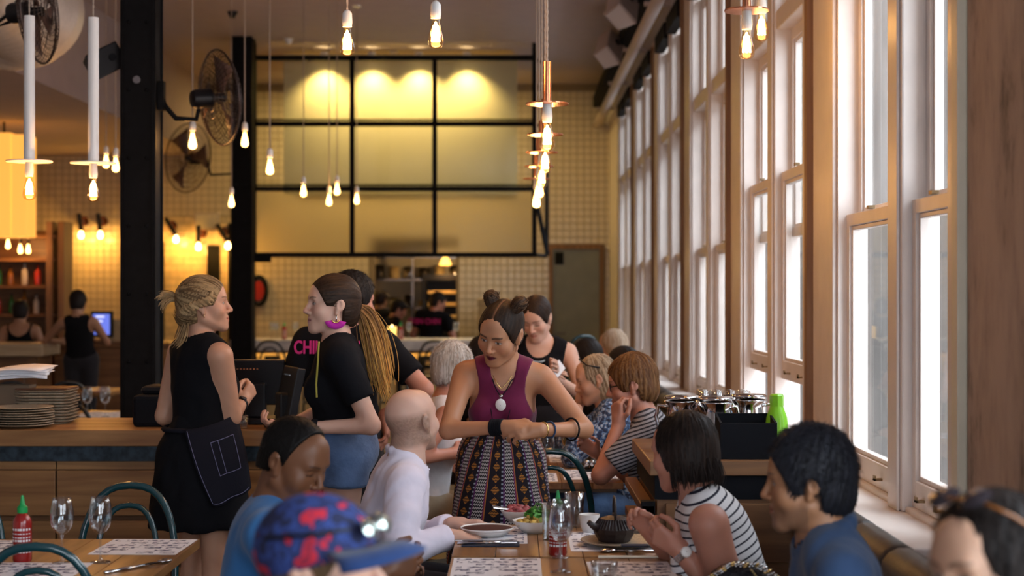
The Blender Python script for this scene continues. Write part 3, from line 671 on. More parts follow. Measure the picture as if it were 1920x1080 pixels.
M['brown_glaze'] = mat('brown_glaze', (.075, .022, .012), .35); M['stoneware'] = mat('speckled_stoneware', (.36, .28, .19), .45, var=.3, scale=150)
def plate(loc, r, label, mt='porcelain', inner=None, h=.022, n=28, group=None, sx=1):
    t = thing('plate', label, 'plate', loc, 0, group)
    MB().lathe([(.001, 0), (r * .62, 0), (r, h), (r * .985, h + .003), (r * .64, .006), (.001, .005)], n, sx=sx).build('dish', mt, t, 'auto')
    if inner: MB().lathe([(.001, h * .96), (r * .95, h * .98), (r * .93, h * .8)], n, sx=sx).build('contents', inner, t, 'auto')
    return t
plate(T(913, 1005), .096, 'white plate topped with brown sauce beside the pale shirt sleeve', 'porcelain', 'brown_glaze', .03)
plate(T(1163, 1022, .7525), .138, 'speckled plate under the iron teapot', 'stoneware', None, .018)
plate(T(1193, 998), .07, 'small plate of leftovers behind the teapot', 'stoneware', 'brown_glaze', .016)
plate((P(1125, 0, 8.3).x, 8.35, .7525), .10, 'pale plate beside the water tumbler on the second table')
plate((P(1085, 0, 10.0).x, 10.0, .7525), .12, 'plate of food before the person in blue floral top', 'porcelain', 'brown_glaze')
def bowl(loc, r, h, label, food):
    t = thing('bowl', label, 'bowl', loc)
    MB().lathe([(.001, 0), (r * .5, 0), (r * .8, h * .45), (r, h), (r * .96, h), (r * .75, h * .45), (.001, .01)], 28).build('bowl_shell', 'porcelain', t, 'auto')
    return t
rr_ = random.Random(8)
def clump(t, name, n, rad, z0, mt, sz_=.014, leaf=False, cx=0, cy=0, hgt=.03):
    m = MB()
    for k in range(n):
        a = rr_.random() * 6.28; q = rad * math.sqrt(rr_.random()); z = z0 + hgt * (1 - (q / rad) ** 2) * rr_.random()
        c = (cx + q * math.cos(a), cy + q * math.sin(a), z)
        if leaf:
            mt_ = Matrix.Translation(c) @ Matrix.Rotation(rr_.random() * 6, 4, 'Z') @ Matrix.Rotation(rr_.random() * 2 - 1, 4, 'X'); w_ = sz_ * (.6 + .8 * rr_.random())
            m.add([mt_ @ Vector(p) for p in ((-w_, 0, 0), (-w_ * .4, w_ * .7, .003), (w_ * .5, w_ * .6, .004), (w_, 0, 0), (w_ * .5, -w_ * .6, .004), (-w_ * .4, -w_ * .7, .003))], [(0, 1, 2, 3), (0, 3, 4, 5)])
        else: m.ball(c, sz_ * (.6 + .6 * rr_.random()), 7, 5, 1 + .5 * rr_.random(), 1)
    m.build(name, mt, t, not leaf, kind='stuff')
M['herb'] = mat('green_herbs', (.10, .33, .05), .5, var=.4, scale=60); M['noodle'] = mat('yellow_noodles', (.62, .42, .10), .5, var=.35, scale=80); M['lime'] = mat('lime', (.45, .62, .18), .4); M['beet'] = mat('pink_salad', (.35, .07, .07), .5, var=.4, scale=60)
b1 = bowl(T(1003, 998), .083, .045, 'white bowl of noodles and herbs with lime', None)
clump(b1, 'noodles', 70, .066, .033, 'noodle', .009); clump(b1, 'herbs', 130, .045, .055, 'herb', .014, True, .012, .015, .05)
MB().lathe([(.001, 0), (.017, 0), (.018, .012), (.001, .02)], 14, (.03, -.045, .045)).build('lime_wedge', 'lime', b1, True)
b2 = bowl(T(972, 978), .07, .045, 'bowl of pink salad behind the noodle bowl', None)
clump(b2, 'salad', 60, .055, .036, 'beet', .012, False)
MB().tube([(-.10, -.02, .062), (-.02, .0, .046)], [.004, .003], 6).tube([(-.095, -.05, .058), (-.01, -.02, .046)], [.004, .003], 6).build('serving_spoon_handles', 'chrome', b2)
t = lathe_thing('tea_cup', 'plain white tea cup between tumbler and teapot', 'cup', T(1105, 998), [('cup_wall', [(.001, 0), (.024, 0), (.032, .02), (.038, .066), (.036, .066), (.030, .02), (.001, .008)], 'porcelain')])
M['iron'] = mat('cast_iron', (.022, .014, .014), .45, var=.3, scale=80)
t = thing('teapot', 'black cast iron teapot with upright handle', 'teapot', T(1152, 1018, .7525) + Vector((0, 0, .008)))
MB().lathe([(.001, .0), (.055, .0), (.072, .03), (.077, .045), (.05, .078), (.03, .085), (.001, .085)], 12).build('pot_body', 'iron', t)
rb = MB()
for k in range(40): a = k * 2 * PI / 40; rb.tube([(.076 * math.cos(a), .076 * math.sin(a), .046), (.052 * math.cos(a), .052 * math.sin(a), .078)], .0022, 4)
rb.build('ribs', 'iron', t)
MB().lathe([(.001, .098), (.008, .096), (.01, .088), (.034, .084)], 12).build('lid', 'iron', t)
MB().tube([(-.055, -.03, .045), (-.08, -.045, .06), (-.092, -.05, .072)], [.016, .011, .009], 8).build('spout', 'iron', t, True)
MB().tube([(0, -.05, .075), (0, -.055, .12), (0, -.03, .15), (0, .03, .15), (0, .055, .12), (0, .05, .075)], .0045, 7).build('handle', 'iron', t, True)
def cutlery(loc, rz, label, kind):
    t = thing(kind, label, kind, loc, rz, 'cutlery')
    if kind == 'spoon':
        MB().tube([(-.10, 0, .004), (0, 0, .006), (.055, 0, .006)], [.005, .003, .004], 8, rx=1).build('handle', 'chrome', t, True)
        MB().ball((.08, 0, .008), .019, 12, 6, 1.5, 1, .35).build('bowl', 'chrome', t, True)
    elif kind == 'fork':
        MB().tube([(-.10, 0, .004), (0, 0, .005), (.05, 0, .007)], [.006, .003, .004], 8).build('handle', 'chrome', t, True)
        m = MB().box(.05, .065, -.012, .012, .006, .009)
        for q in range(4): m.box(.065, .105, -.012 + q * .0066, -.0085 + q * .0066, .007, .010)
        m.build('tines', 'chrome', t)
    elif kind == 'knife':
        MB().box(-.10, 0, -.006, .006, .001, .007).build('handle', 'chrome', t, bevel=.002)
        MB().prism([(0, -.008), (.09, -.008), (.105, .0), (.09, .008), (0, .006)], .003, .005).build('blade', 'chrome', t)
    else:
        MB().tube([(-.12, -.006, .005), (.12, -.004, .005)], [.004, .0025], 6).tube([(-.12, .008, .005), (.12, .004, .005)], [.004, .0025], 6).build('stick_pair', mat('chopstick_wood', (.8, .74, .6), .5), t)
    return t
M['napkin'] = mat('dark_napkin', (.02, .025, .045), .8)
nk = thing('napkin', 'dark folded napkin under the fork by the pale shirt sleeve', 'napkin', T(920, 1022)); MB().box(-.10, .10, -.045, .045, 0, .006).build('cloth', 'napkin', nk, bevel=.002)
cutlery(T(912, 1024) + Vector((0, 0, .0062)), 0, 'fork lying on the dark napkin', 'fork'); cutlery(T(905, 1020) + Vector((0, .015, .0062)), 0, 'knife lying beside the fork on the napkin', 'knife')
cutlery(T(1185, 1036), PI, 'steel spoon below the teapot plate', 'spoon'); cutlery(T(1190, 1047, .748), 0.02, 'pair of pale chopsticks below the spoon', 'chopsticks')
cutlery(T(272, 1062), .9, 'steel spoon at the right edge of the left table', 'spoon'); cutlery(T(245, 1068), .9, 'fork beside the spoon on the left table', 'fork')
nk = thing('napkin', 'dark napkin folded on the teapot plate', 'napkin', T(1190, 1024, .775)); MB().box(-.045, .045, -.02, .02, 0, .005).build('cloth', 'napkin', nk)
sp = thing('cruet_tray', 'black salt and pepper tray on the second table', 'tray', T(1110, 884)); MB().box(-.05, .05, -.03, .03, 0, .012).build('tray', 'black_plastic', sp, bevel=.003)
for x in (-.025, .0, .025): MB().lathe([(.001, .012), (.012, .012), (.012, .05), (.008, .055), (.001, .055)], 12, (x, 0, 0)).build('shaker', 'chrome', sp, True)
# ================================================================ LEFT SERVICE COUNTER
CX0, CX1, CY0, CY1, CT = -3.2, -1.06, 7.40, 8.12, .985
ct = thing('service_counter', 'oak service counter with drawer fronts at the left', 'counter', ((CX0 + CX1) / 2, CY0, 0)); hw_ = (CX1 - CX0) / 2; dp = CY1 - CY0
for k in range(4): MB().box(-hw_, hw_, dp * k / 4 + .001, dp * (k + 1) / 4 - .001, CT - .075, CT).build('top_plank', 'oak', ct, bevel=.003)
MB().box(-hw_, hw_, .015, .06, CT - .145, CT - .076).build('steel_band', 'steel_blue', ct)
MB().box(-hw_ + .02, hw_ - .02, .06, dp - .02, .08, CT - .076).build('carcass', 'oak_dark', ct)
for k in range(4):
    a = -hw_ + 2 * hw_ * k / 4; b = -hw_ + 2 * hw_ * (k + 1) / 4
    MB().box(a + .003, b - .003, .035, .06, CT - .185, CT - .148).build('rail', 'oak', ct)
    MB().box(a + .004, b - .004, .03, .06, CT - .40, CT - .190).build('drawer_front', 'oak', ct, bevel=.003)
    MB().box(a + .004, b - .004, .03, .06, CT - .62, CT - .425).build('drawer_front', 'oak', ct, bevel=.003)
    MB().box(a + .004, b - .004, .03, .06, .09, CT - .64).build('drawer_front', 'oak', ct, bevel=.003)
MB().box(-hw_, hw_, .05, dp - .03, 0, .08).build('plinth', 'black_matte', ct)
r_ = random.Random(5)
for k in range(8):
    t = plate((P(38, 0, 7.55).x + r_.uniform(-.006, .006), 7.58, CT + k * .0115), .145, 'speckled plate in the low front stack on the counter', 'stoneware', None, .014, 30, 'plates in the front stack'); 
for k in range(11):
    t = thing('square_plate', 'speckled square plate in the tall rear stack on the counter', 'plate', (P(88, 0, 7.85).x + r_.uniform(-.006, .006), 7.86, CT + k * .0145), r_.uniform(-.04, .04), 'plates in the rear stack')
    rcube(.20, .20, .006, .03).build('dish_floor', 'stoneware', t); 
    q = MB(); n4 = 20; pin = rcube(.20, .20, .0, .03).v[:n4]; pout = rcube(.262, .262, 0, .045).v[:n4]
    q.add([(a, b, .003) for a, b, c in pin] + [(a, b, .0135) for a, b, c in pout] + [(a * 1.0, b * 1.0, .0165) for a, b, c in pout] + [(a, b, .006) for a, b, c in pin], [(i, (i + 1) % n4, n4 + (i + 1) % n4, n4 + i) for i in range(n4)] + [(n4 + i, n4 + (i + 1) % n4, 2 * n4 + (i + 1) % n4, 2 * n4 + i) for i in range(n4)] + [(2 * n4 + i, 2 * n4 + (i + 1) % n4, 3 * n4 + (i + 1) % n4, 3 * n4 + i) for i in range(n4)])
    q.build('rim', 'stoneware', t)
t = thing('leather_folder', 'brown leather folder on top of the rear plate stack', 'folder', (P(88, 0, 7.85).x, 7.86, CT + 11 * .0145 + .003)); MB().box(-.125, .125, -.11, .11, 0, .009).build('cover', mat('folder_leather', (.10, .035, .015), .4), t, bevel=.003)
bxx = thing('paper_box', 'brown box at the left edge of the counter', 'box', (P(2, 0, 7.7).x, 7.76, CT)); M['box_brown'] = mat('brown_board', (.13, .085, .05), .7)
MB().box(-.16, .115, .11, .12, 0, .185).box(-.16, .115, -.0, .01, 0, .185).box(-.16, -.15, .01, .11, 0, .185).box(.105, .115, .01, .11, 0, .185).box(-.15, .105, .01, .11, 0, .01).build('box_side', 'box_brown', bxx)
for k in range(7):
    t = thing('paper_sheet', 'loose white sheet in the fanned pile on the brown box', 'paper', (P(8 + k * 2, 0, 7.7).x, 7.80 - .005 * k, CT + .19 + k * .006), r_.uniform(-.3, .3), 'sheets on the brown box')
    q = MB(); n_ = 6; vv = []; ff = []
    for i in range(n_ + 1):
        for j in (0, 1): xx = -.2 + .37 * i / n_; vv.append((xx, -.09 + .2 * j, .035 * math.sin(i / n_ * 2.2) + .0008 * k + .02 * j))
    for i in range(n_): ff.append((2 * i, 2 * i + 2, 2 * i + 3, 2 * i + 1))
    q.add(vv, ff); o = q.build('sheet', 'paper', t, True); sm = o.modifiers.new('thickness', 'SOLIDIFY'); sm.thickness = .0012
# tills
def screen(label, loc, rz, w_, h_, z_, tilt, front=True):
    t = thing('till_screen', label, 'till', loc, rz)
    R_ = Matrix.Translation((0, 0, z_)) @ Matrix.Rotation(tilt, 4, 'X')
    MB().box(-w_ / 2, w_ / 2, -.02, .02, -h_ / 2, h_ / 2, R_).build('housing', 'black_plastic', t, bevel=.006)
    MB().box(-w_ / 2 + .02, w_ / 2 - .02, .0205, .022, -h_ / 2 + .02, h_ / 2 - .02, R_).build('display', 'screen_dark', t)
    MB().box(-w_ / 2 - .003, -w_ / 2 + .004, -.022, .022, -h_ / 2, h_ / 2, R_).build('bezel', 'black_matte', t)
    for k in range(7): MB().box(-w_ * .35 + k * .016, -w_ * .35 + k * .016 + .009, -.0215, -.02, h_ / 2 - .045, h_ / 2 - .038, R_).build('vent_slot', 'chrome', t)
    MB().box(-.05, .05, -.06, .0, .03, z_).build('stand_neck', 'black_plastic', t, bevel=.01)
    MB().box(-.11, .11, -.1, .09, 0, .03).build('stand_base', 'black_plastic', t, bevel=.008)
    return t
M['screen_dark'] = mat('dark_display', (.03, .025, .03), .12)
screen('black till seen from behind on the counter', (P(480, 0, 7.75).x, 7.78, CT), 0, .27, .22, .20, .12)
screen('black touch screen at the right end of the counter, turned sideways', (P(537, 0, 7.35).x + .0, 7.47, CT), R(-68), .26, .24, .17, -.2)
t = thing('receipt_printer', 'black printer box on the counter left of the black skirt', 'printer', (P(305, 0, 7.7).x, 7.72, CT))
MB().box(-.115, .16, -.16, .16, 0, .15).build('body', 'black_matte', t, bevel=.02); MB().box(-.09, .12, -.1, .12, .15, .19).build('lid', 'black_plastic', t, bevel=.02)
tumbler((P(456, 0, 7.5).x, 7.5, CT), 'small glass on the counter by the hip apron', .06, .025, .4)
# ================================================================ BENCH AND STATION, RIGHT
def bench(label, y0, y1):
    t = thing('banquette', label, 'bench', (0, (y0 + y1) / 2, 0), 0, 'leather banquettes'); hl = (y1 - y0) / 2; n = max(1, round((y1 - y0) / .48)); L_ = 2 * hl / n
    MB().box(.66, 1.29, -hl, hl, 0, .36).build('base', 'oak_dark', t)
    for k in range(n):
        a = -hl + k * L_
        MB().box(.62, 1.08, a + .003, a + L_ - .003, .361, .46).build('seat_cushion', 'leather', t, bevel=.025)
        MB().box(1.02, 1.12, a + .003, a + L_ - .003, .461, .80).build('back_cushion', 'leather', t, bevel=.03)
        m = MB(); pts = []
        prof = [(math.cos(q), math.sin(q)) for q in np.linspace(0, 2 * PI, 14, endpoint=False)]
        m.tube([(1.075, a + .002, .855), (1.075, a + .012, .855), (1.075, a + .03, .855), (1.075, a + L_ - .03, .855), (1.075, a + L_ - .012, .855), (1.075, a + L_ - .002, .855)], [.045, .058, .066, .066, .058, .045], 14).build('roll_cushion', 'leather', t, True)
    return t
bench('near leather banquette under the first window', 1.6, 5.88)
bench('long leather banquette running to the back beyond the jug station', 6.86, 13.3)
sx0, sx1, sy0, sy1, szt = .50, 1.10, 5.92, 6.82, 1.0
t = thing('jug_station', 'oak and black service station holding water jugs', 'station', (0, 0, 0))
MB().box(sx0, sx1, sy0, sy1, szt - .055, szt).build('top', 'oak_dark', t, bevel=.004)
MB().box(sx0 + .02, sx1, sy0 + .02, sy1 - .02, szt - .145, szt - .056).build('band', 'black_matte', t)
MB().box(sx0 + .03, sx1, sy0 + .03, sy1 - .03, .06, szt - .146).build('carcass', 'oak_dark', t)
for z in (.12, .38, .62): MB().box(sx0 + .06, sx1 - .02, sy0 + .018, sy0 + .03, z, z + .22).build('front_panel', 'oak_dark', t, bevel=.003)
for z in (.55, .68, .80): MB().box(sx0 - .03, sx0 + .02, sy0, sy1, z, z + .035).build('side_rail', 'oak_y', t, bevel=.003)
MB().box(sx0 - .03, sx0 + .02, sy0 + .0, sy0 + .05, 0, .85).build('side_post', 'steel_black', t)
MB().box(sx0 + .03, sx1, sy0 + .06, sy1 - .06, 0, .06).build('plinth', 'black_matte', t)
for k, (x, y, l) in enumerate(((1278, 6.32, 'left steel water jug with handle on the station'), (1342, 6.25, 'middle steel water jug, tallest in view, on the station'), (1404, 6.40, 'right steel water jug behind the black box'))):
    t = thing('water_jug', l, 'jug', (P(x, 0, y).x, y, szt), [2.6, .5, .3][k], 'steel water jugs')
    MB().lathe([(.001, 0), (.05, 0), (.062, .03), (.066, .08), (.058, .15), (.054, .175), (.066, .19), (.068, .196), (.064, .196), (.052, .176), (.056, .15), (.063, .08), (.001, .01)], 24).build('jug_body', 'chrome', t, True)
    MB().tube([(.056, 0, .17), (.10, 0, .175), (.112, 0, .13), (.095, 0, .07), (.062, 0, .05)], .008, 8).build('handle', 'chrome', t, True)
    MB().tube([(-.055, 0, .15), (-.078, 0, .185), (-.09, 0, .196)], [.016, .013, .012], 8).build('spout', 'chrome', t, True)
    MB().lathe([(.069, .205), (.071, .21), (.066, .216), (.001, .219)], 24).build('lid', 'chrome', t, True)
bx = thing('cutlery_box', 'matt black open box on the jug station', 'box', (P(1398, 0, 6.05).x, 6.06, szt))
MB().prism([(-.105, 0), (.105, 0), (.105, .135), (-.095, .135), (-.105, .125)], -.004, .004, Matrix.Translation((0, -.08, 0)) @ Matrix.Rotation(PI / 2, 4, 'X')).build('front_board', 'black_matte', bx)
MB().prism([(-.075, 0), (.08, 0), (.08, .16), (-.075, .135)], -.004, .004, Matrix.Translation((.105, 0, 0)) @ Matrix.Rotation(PI / 2, 4, 'Z') @ Matrix.Rotation(PI / 2, 4, 'X')).build('side_board', 'black_matte', bx)
MB().prism([(-.075, 0), (.08, 0), (.08, .16), (-.075, .135)], -.004, .004, Matrix.Translation((-.101, 0, 0)) @ Matrix.Rotation(PI / 2, 4, 'Z') @ Matrix.Rotation(PI / 2, 4, 'X')).build('side_board', 'black_matte', bx)
MB().box(-.1, .1, .072, .08, 0, .16).box(-.1, .1, -.07, .07, 0, .006).build('back_board', 'black_matte', bx)
M['lime_plastic'] = mat('lime_plastic', (.26, .70, .02), .3, coat=.3)
t = thing('drink_bottle', 'lime green drink bottle standing by the window', 'bottle', (P(1457, 0, 6.12).x, 6.13, szt))
MB().lathe([(.001, 0), (.040, 0), (.043, .01), (.043, .12), (.040, .145), (.026, .185), (.024, .19), (.001, .19)], 22).build('bottle_body', 'lime_plastic', t, 'auto')
MB().lathe([(.027, .188), (.027, .228), (.022, .234), (.001, .235)], 8).build('screw_cap', 'lime_plastic', t)
tr_ = thing('glass_tray', 'black tray of upturned glasses behind the jugs', 'tray', (P(1355, 0, 6.7).x, 6.68, szt))
MB().box(-.125, .125, -.08, .08, 0, .012).box(-.125, .125, .07, .08, .012, .19).box(-.125, -.117, -.08, .08, .012, .10).box(.117, .125, -.08, .08, .012, .10).build('tray_body', 'black_matte', tr_)
for k in range(8):
    c = (P(1355, 0, 6.7).x - .085 + .056 * (k % 4), 6.64 + .07 * (k // 4), szt + .012)
    t = thing('stacked_glass', 'upturned glass in the black tray behind the jugs', 'glass', c, 0, 'upturned glasses in the tray')
    MB().lathe([(.026, 0), (.026, .11), (.024, .125)], 16).lathe([(.026, .105), (.025, .20), (.0, .205)], 16).build('glass_wall', 'glass', t, True)
# handbag
hb = thing('handbag', 'black quilted handbag with chain strap beside the striped top', 'handbag', P(1388, 1085, 4.75))
M['patent'] = mat('black_quilted_leather', (.008, .01, .014), .2, bump=.5, bscale=40)
MB().ball((0, 0, -.06), .12, 20, 12, 1.0, .55, .95).build('bag_body', 'patent', hb, True)
for ph in (0, .5):
    for k in range(26):
        a = PI * (.08 + .84 * k / 25); r_a = .105 + .02 * ph
        MB().tube([(r_a * math.cos(a) - .007, -.055 + .02 * math.sin(k * .9) - .02 * ph, -.035 + r_a * .78 * math.sin(a)), (r_a * math.cos(a) + .007, -.055 + .02 * math.sin(k * .9 + .4) - .02 * ph, -.035 + r_a * .78 * math.sin(a) + .004)], .004, 6).build('chain_link', 'chrome' if k % 3 else 'brass', hb, True)
MB().tube([(.02 + .03 * math.sin(q), -.068, .04 - .035 * q) for q in np.linspace(0, 2.5, 10)], .003, 5).build('zip', 'brass', hb)
# ================================================================ FANS, DUCT, SPEAKERS, PIPES
def fan(label, c, normal, dia, arm, mount):
    c = Vector(c); n = Vector(normal).normalized(); t = thing('wall_fan', label, 'fan', c)
    Q = n.to_track_quat('Z', 'Y').to_matrix().to_4x4(); R0 = dia / 2
    m = MB()
    for sgn in (-1, 1):
        for k in range(1, 8): m.tube([(R0 * k / 7 * math.cos(q), R0 * k / 7 * math.sin(q), sgn * .07 * math.sqrt(max(0, 1 - (k / 7) ** 2))) for q in np.linspace(0, 2 * PI, 28, endpoint=False)], .0022, 4, closed=True)
        for q in np.linspace(0, 2 * PI, 48, endpoint=False):
            m.tube([(R0 * u * math.cos(q + .2 * u), R0 * u * math.sin(q + .2 * u), sgn * .07 * math.sqrt(max(0, 1 - u * u))) for u in (.15, .45, .75, .92, 1)], .0018, 3, caps=False)
    m.tube([(R0 * math.cos(q), R0 * math.sin(q), 0) for q in np.linspace(0, 2 * PI, 36, endpoint=False)], .007, 6, closed=True)
    m.xf(Q).build('wire_guard', 'fan_mesh', t)
    for k in range(3):
        bl = MB(); vv = []
        for u in (.12, .4, .7, .9):
            for s_ in (-1, 1): a = k * 2 * PI / 3 + s_ * (.18 + .28 * u); vv.append((R0 * u * math.cos(a), R0 * u * math.sin(a), .02 * s_))
        bl.add(vv, [(0, 2, 3, 1), (2, 4, 5, 3), (4, 6, 7, 5)]).xf(Q); o = bl.build('blade', 'fan_blade', t, True); sm = o.modifiers.new('thickness', 'SOLIDIFY'); sm.thickness = .003
    MB().lathe([(.001, -.19), (.05, -.185), (.062, -.16), (.062, -.06), (.03, -.05), (.03, .03), (.001, .035)], 18).xf(Q).build('motor', 'black_plastic', t, 'auto')
    MB().tube([Vector(p) - c for p in arm], .016, 8).build('arm', 'steel_black', t, True)
    mp = Vector(mount) - c; MB().box(mp.x - .02, mp.x + .02, mp.y - .03, mp.y + .03, mp.z - .09, mp.z + .09).build('wall_bracket', 'steel_black', t)
M['fan_blade'] = mat('smoked_blade', (.16, .09, .07), .35)
c = P(412, 183, 10.1); c.y = 10.1; mt_ = P(303, 180, 10.0)
fan('black fan bracketed to the near steel column, upper right of it', c, (.81, .53, .12), .60, [mt_, mt_ + Vector((.02, 0, -.06)), P(330, 222, 10.0), P(368, 224, 10.05), P(376, 190, 10.1), c - Vector((.1, .05, .01))], mt_)
c = P(352, 296, 18.4); mt_ = P(437, 300, 18.75)
fan('black fan bracketed to the far steel column, below the other', c, (-.62, -.78, .05), .80, [mt_, P(434, 326, 18.7), P(395, 328, 18.6), P(388, 300, 18.5), c + Vector((.1, .1, 0))], mt_)
c = P(72, 22, 9.6); mt_ = Vector((c.x - .28, c.y, ZC - .09))
fan('black fan hanging at the top left corner behind the white tubes', c, (.99, -.05, .05), .62, [mt_, Vector((c.x - .28, c.y, c.z + .3)), Vector((c.x - .28, c.y, c.z - .1)), Vector((c.x - .12, c.y + .04, c.z - .03))], mt_)
du = thing('spiral_duct', 'fat pale spiral duct at the upper left', 'duct', (-3.62, 12.0, CZ + 2.1))
pts = [(0, -5.5, 0), (0, -.2, 0)] + [(-.5 + .5 * math.cos(a), -.2 + .5 * math.sin(a), 0) for a in np.linspace(.2, PI / 2, 7)] + [(-.82, .3, 0)]
path = [Vector(p) for p in pts]; fine = []
for i in range(len(path) - 1):
    L_ = (path[i + 1] - path[i]).length; n_ = max(2, int(L_ / .03))
    for k in range(n_): fine.append(path[i].lerp(path[i + 1], k / n_))
MB().tube(fine, [.40 + (.02 if i % 5 == 0 else 0) for i in range(len(fine))], 36).build('duct_skin', 'duct', du, True)
for y in (-4, -1.5): MB().tube([(.412 * math.cos(q), y, .412 * math.sin(q)) for q in np.linspace(0, 2 * PI, 30, endpoint=False)], .012, 5, closed=True).build('strap', 'steel_black', du); MB().tube([(0, y, .4), (0, y, ZC - CZ - 2.1)], .006, 5).build('hanger_rod', 'steel_black', du)
def speaker(label, c, rot, w_, mt):
    t = thing('loudspeaker', label, 'speaker', c); t.rotation_euler = rot
    MB().prism([(-w_ * .5, -w_ * .35), (w_ * .5, -w_ * .35), (w_ * .38, w_ * .35), (-w_ * .38, w_ * .35)], -w_ * .65, w_ * .65).build('cabinet', mt, t, bevel=.01)
    MB().box(-w_ * .44, w_ * .44, -w_ * .37, -w_ * .35, -w_ * .6, w_ * .6).build('grille', mt, t)
    MB().lathe([(.001, 0), (w_ * .13, 0), (w_ * .13, .012), (.001, .012)], 16).xf(Matrix.Translation((0, -w_ * .37, w_ * .2)) @ Matrix.Rotation(PI / 2, 4, 'X')).build('driver', 'fan_mesh' if mt != 'black_plastic' else 'black_matte', t)
    MB().tube([(0, w_ * .3, 0), (0, w_ * .7, w_ * .1)], .02, 8).build('bracket', mt, t)
M['spk'] = mat('beige_cabinet', (.52, .43, .40), .55)
speaker('upper beige loudspeaker in the ceiling corner above the windows', P(1165, 12, 14.5), (R(-25), R(35), R(40)), .27, 'spk')
speaker('lower beige loudspeaker in the ceiling corner, nearer the back', P(1141, 92, 17), (R(-25), R(40), R(40)), .27, 'spk')
speaker('black loudspeaker bracketed left of the near column', P(197, 116, 9.95), (R(-10), R(60), R(20)), .17, 'black_plastic')
pp = thing('conduit_pipe', 'pale pipe running under the ceiling along the window wall', 'pipe', (0, 0, 0))
MB().tube([(1.17, 8, 4.0), (1.17, 22.95, 4.0)], .055, 12).build('pipe_run', 'spk', pp, True)
for y in (11, 13.6, 16.2, 18.8, 21.4): MB().box(1.10, 1.37, y - .03, y + .03, 4.05, 4.085).build('pipe_bracket', 'spk', pp)
MB().box(1.12, 1.30, 8, 22.9, 4.25, 4.40).build('cable_tray', 'black_matte', pp)
for k, (x, y) in enumerate(((541, 72), (738, 97), (436, 22))):
    d = F * (ZC - CZ) / (VY - y); t = thing('smoke_detector', ['white detector on the ceiling left of the top centre bulbs', 'small detector on the ceiling just above the glass screen', 'dark ceiling fitting near the column top'][k], 'detector', ((x - VX) / F * d, d, ZC))
    MB().lathe([(.001, -.07), (.03, -.068), (.035, -.045), (.05, -.03), (.052, 0)], 16).build('sensor_cover', 'white_metal' if k < 2 else 'black_plastic', t, True)
    MB().lathe([(.06, -.008), (.06, 0)], 16, cap=True).build('mounting_plate', 'white_metal' if k < 2 else 'black_plastic', t)
# ================================================================ FAR LEFT BAR
def sconce(px, py, d, label, tilt=0.25, power=9, rose=True):
    c = P(px, py, d); t = thing('wall_sconce', label, 'lamp', c, 0, 'wall sconces')
    b = MB().lathe([(.02, .05), (.04, .0), (.042, -.02), (.03, -.05), (.002, -.06)], 12).build('bulb', 'bulb_far', t, True)
    MB().tube([(0, 0, .05), (-tilt * .3, 0, .30)], .032, 10).build('lamp_body', 'black_plastic', t)
    MB().lathe([(.12, .056), (.12, .062), (.001, .064)], 20).build('disc', 'copper', t)
    MB().tube([(-tilt * .2, 0, .2), (-tilt * .2, YB - d - .01, .2)], .012, 6).build('arm', 'black_plastic', t)
    MB().lathe([(.001, -.02), (.07, -.02), (.07, 0), (.001, 0)], 14).xf(Matrix.Translation((-tilt * .2, YB - d - .01, .2)) @ Matrix.Rotation(-PI / 2, 4, 'X')).build('wall_plate', 'copper', t)
    point_light('sconce_light', (0, -.06, -.05), power, (1, .48, .08), .05, t)
sconce(152, 440, 22.75, 'left of the two black wall sconces on the amber tiles', .1, 12)
sconce(188, 440, 22.75, 'right of the two black wall sconces on the amber tiles', .1, 12)
sconce(330, 448, 22.75, 'black angled sconce left in the washroom alcove', .5, 14)
sconce(427, 460, 22.75, 'black angled sconce right in the washroom alcove', .5, 14)
sconce(372, 462, 22.7, 'small sconce glowing in the middle of the washroom alcove', .0, 8)
t = thing('exit_box', 'beige box mounted high in the washroom alcove', 'box', P(388, 415, 22.8)); MB().box(-.17, .17, -.05, .1, -.12, .12).build('box_shell', 'spk', t, bevel=.01); MB().box(-.15, .15, -.055, -.05, -.10, .10).build('face', 'cream_paint', t)
# glowing lantern and bottle cabinet
M['shade'] = mat('glowing_shade', (.8, .5, .2), .7, emit=(1, .42, .06), estr=.9)
lc = P(24, 350, 18.3)
t = thing('drum_lantern', 'tall glowing fabric lantern above the back bar at the far left', 'lamp', lc)
MB().box(-.36, .04, -.2, .2, -.58, .60).build('shade_panel', 'shade', t, bevel=.01); MB().box(.045, .21, -.2, .2, -.58, .58).build('shade_panel', 'shade', t, bevel=.01)
MB().tube([(-.1, 0, .6), (-.1, 0, ZC - lc.z)], .012, 6).build('hanger', 'steel_black', t)
bc = thing('back_bar', 'dark bottle shelves with small bulbs at the far left', 'shelf', (-5.75, 19.0, 0))
MB().box(-.9, .32, .3, .34, 0, 2.35).build('back_board', 'oak_dark', bc)
for x in (.20, .34): MB().box(x, x + .07, -.05, .34, 0, 2.45).build('upright', 'dark_timber', bc)
for z in (.9, 1.32, 1.66, 1.98, 2.25): MB().box(-.9, .3, 0, .3, z, z + .035).build('shelf_board', 'oak_dark', bc)
M['btl_g'] = mat('green_bottle', (.02, .12, .03), .15); M['btl_a'] = mat('amber_bottle', (.25, .09, .01), .15); M['btl_w'] = mat('clear_bottle', (.5, .45, .4), .15); M['btl_r'] = mat('red_bottle', (.4, .03, .02), .2)
q_ = 0
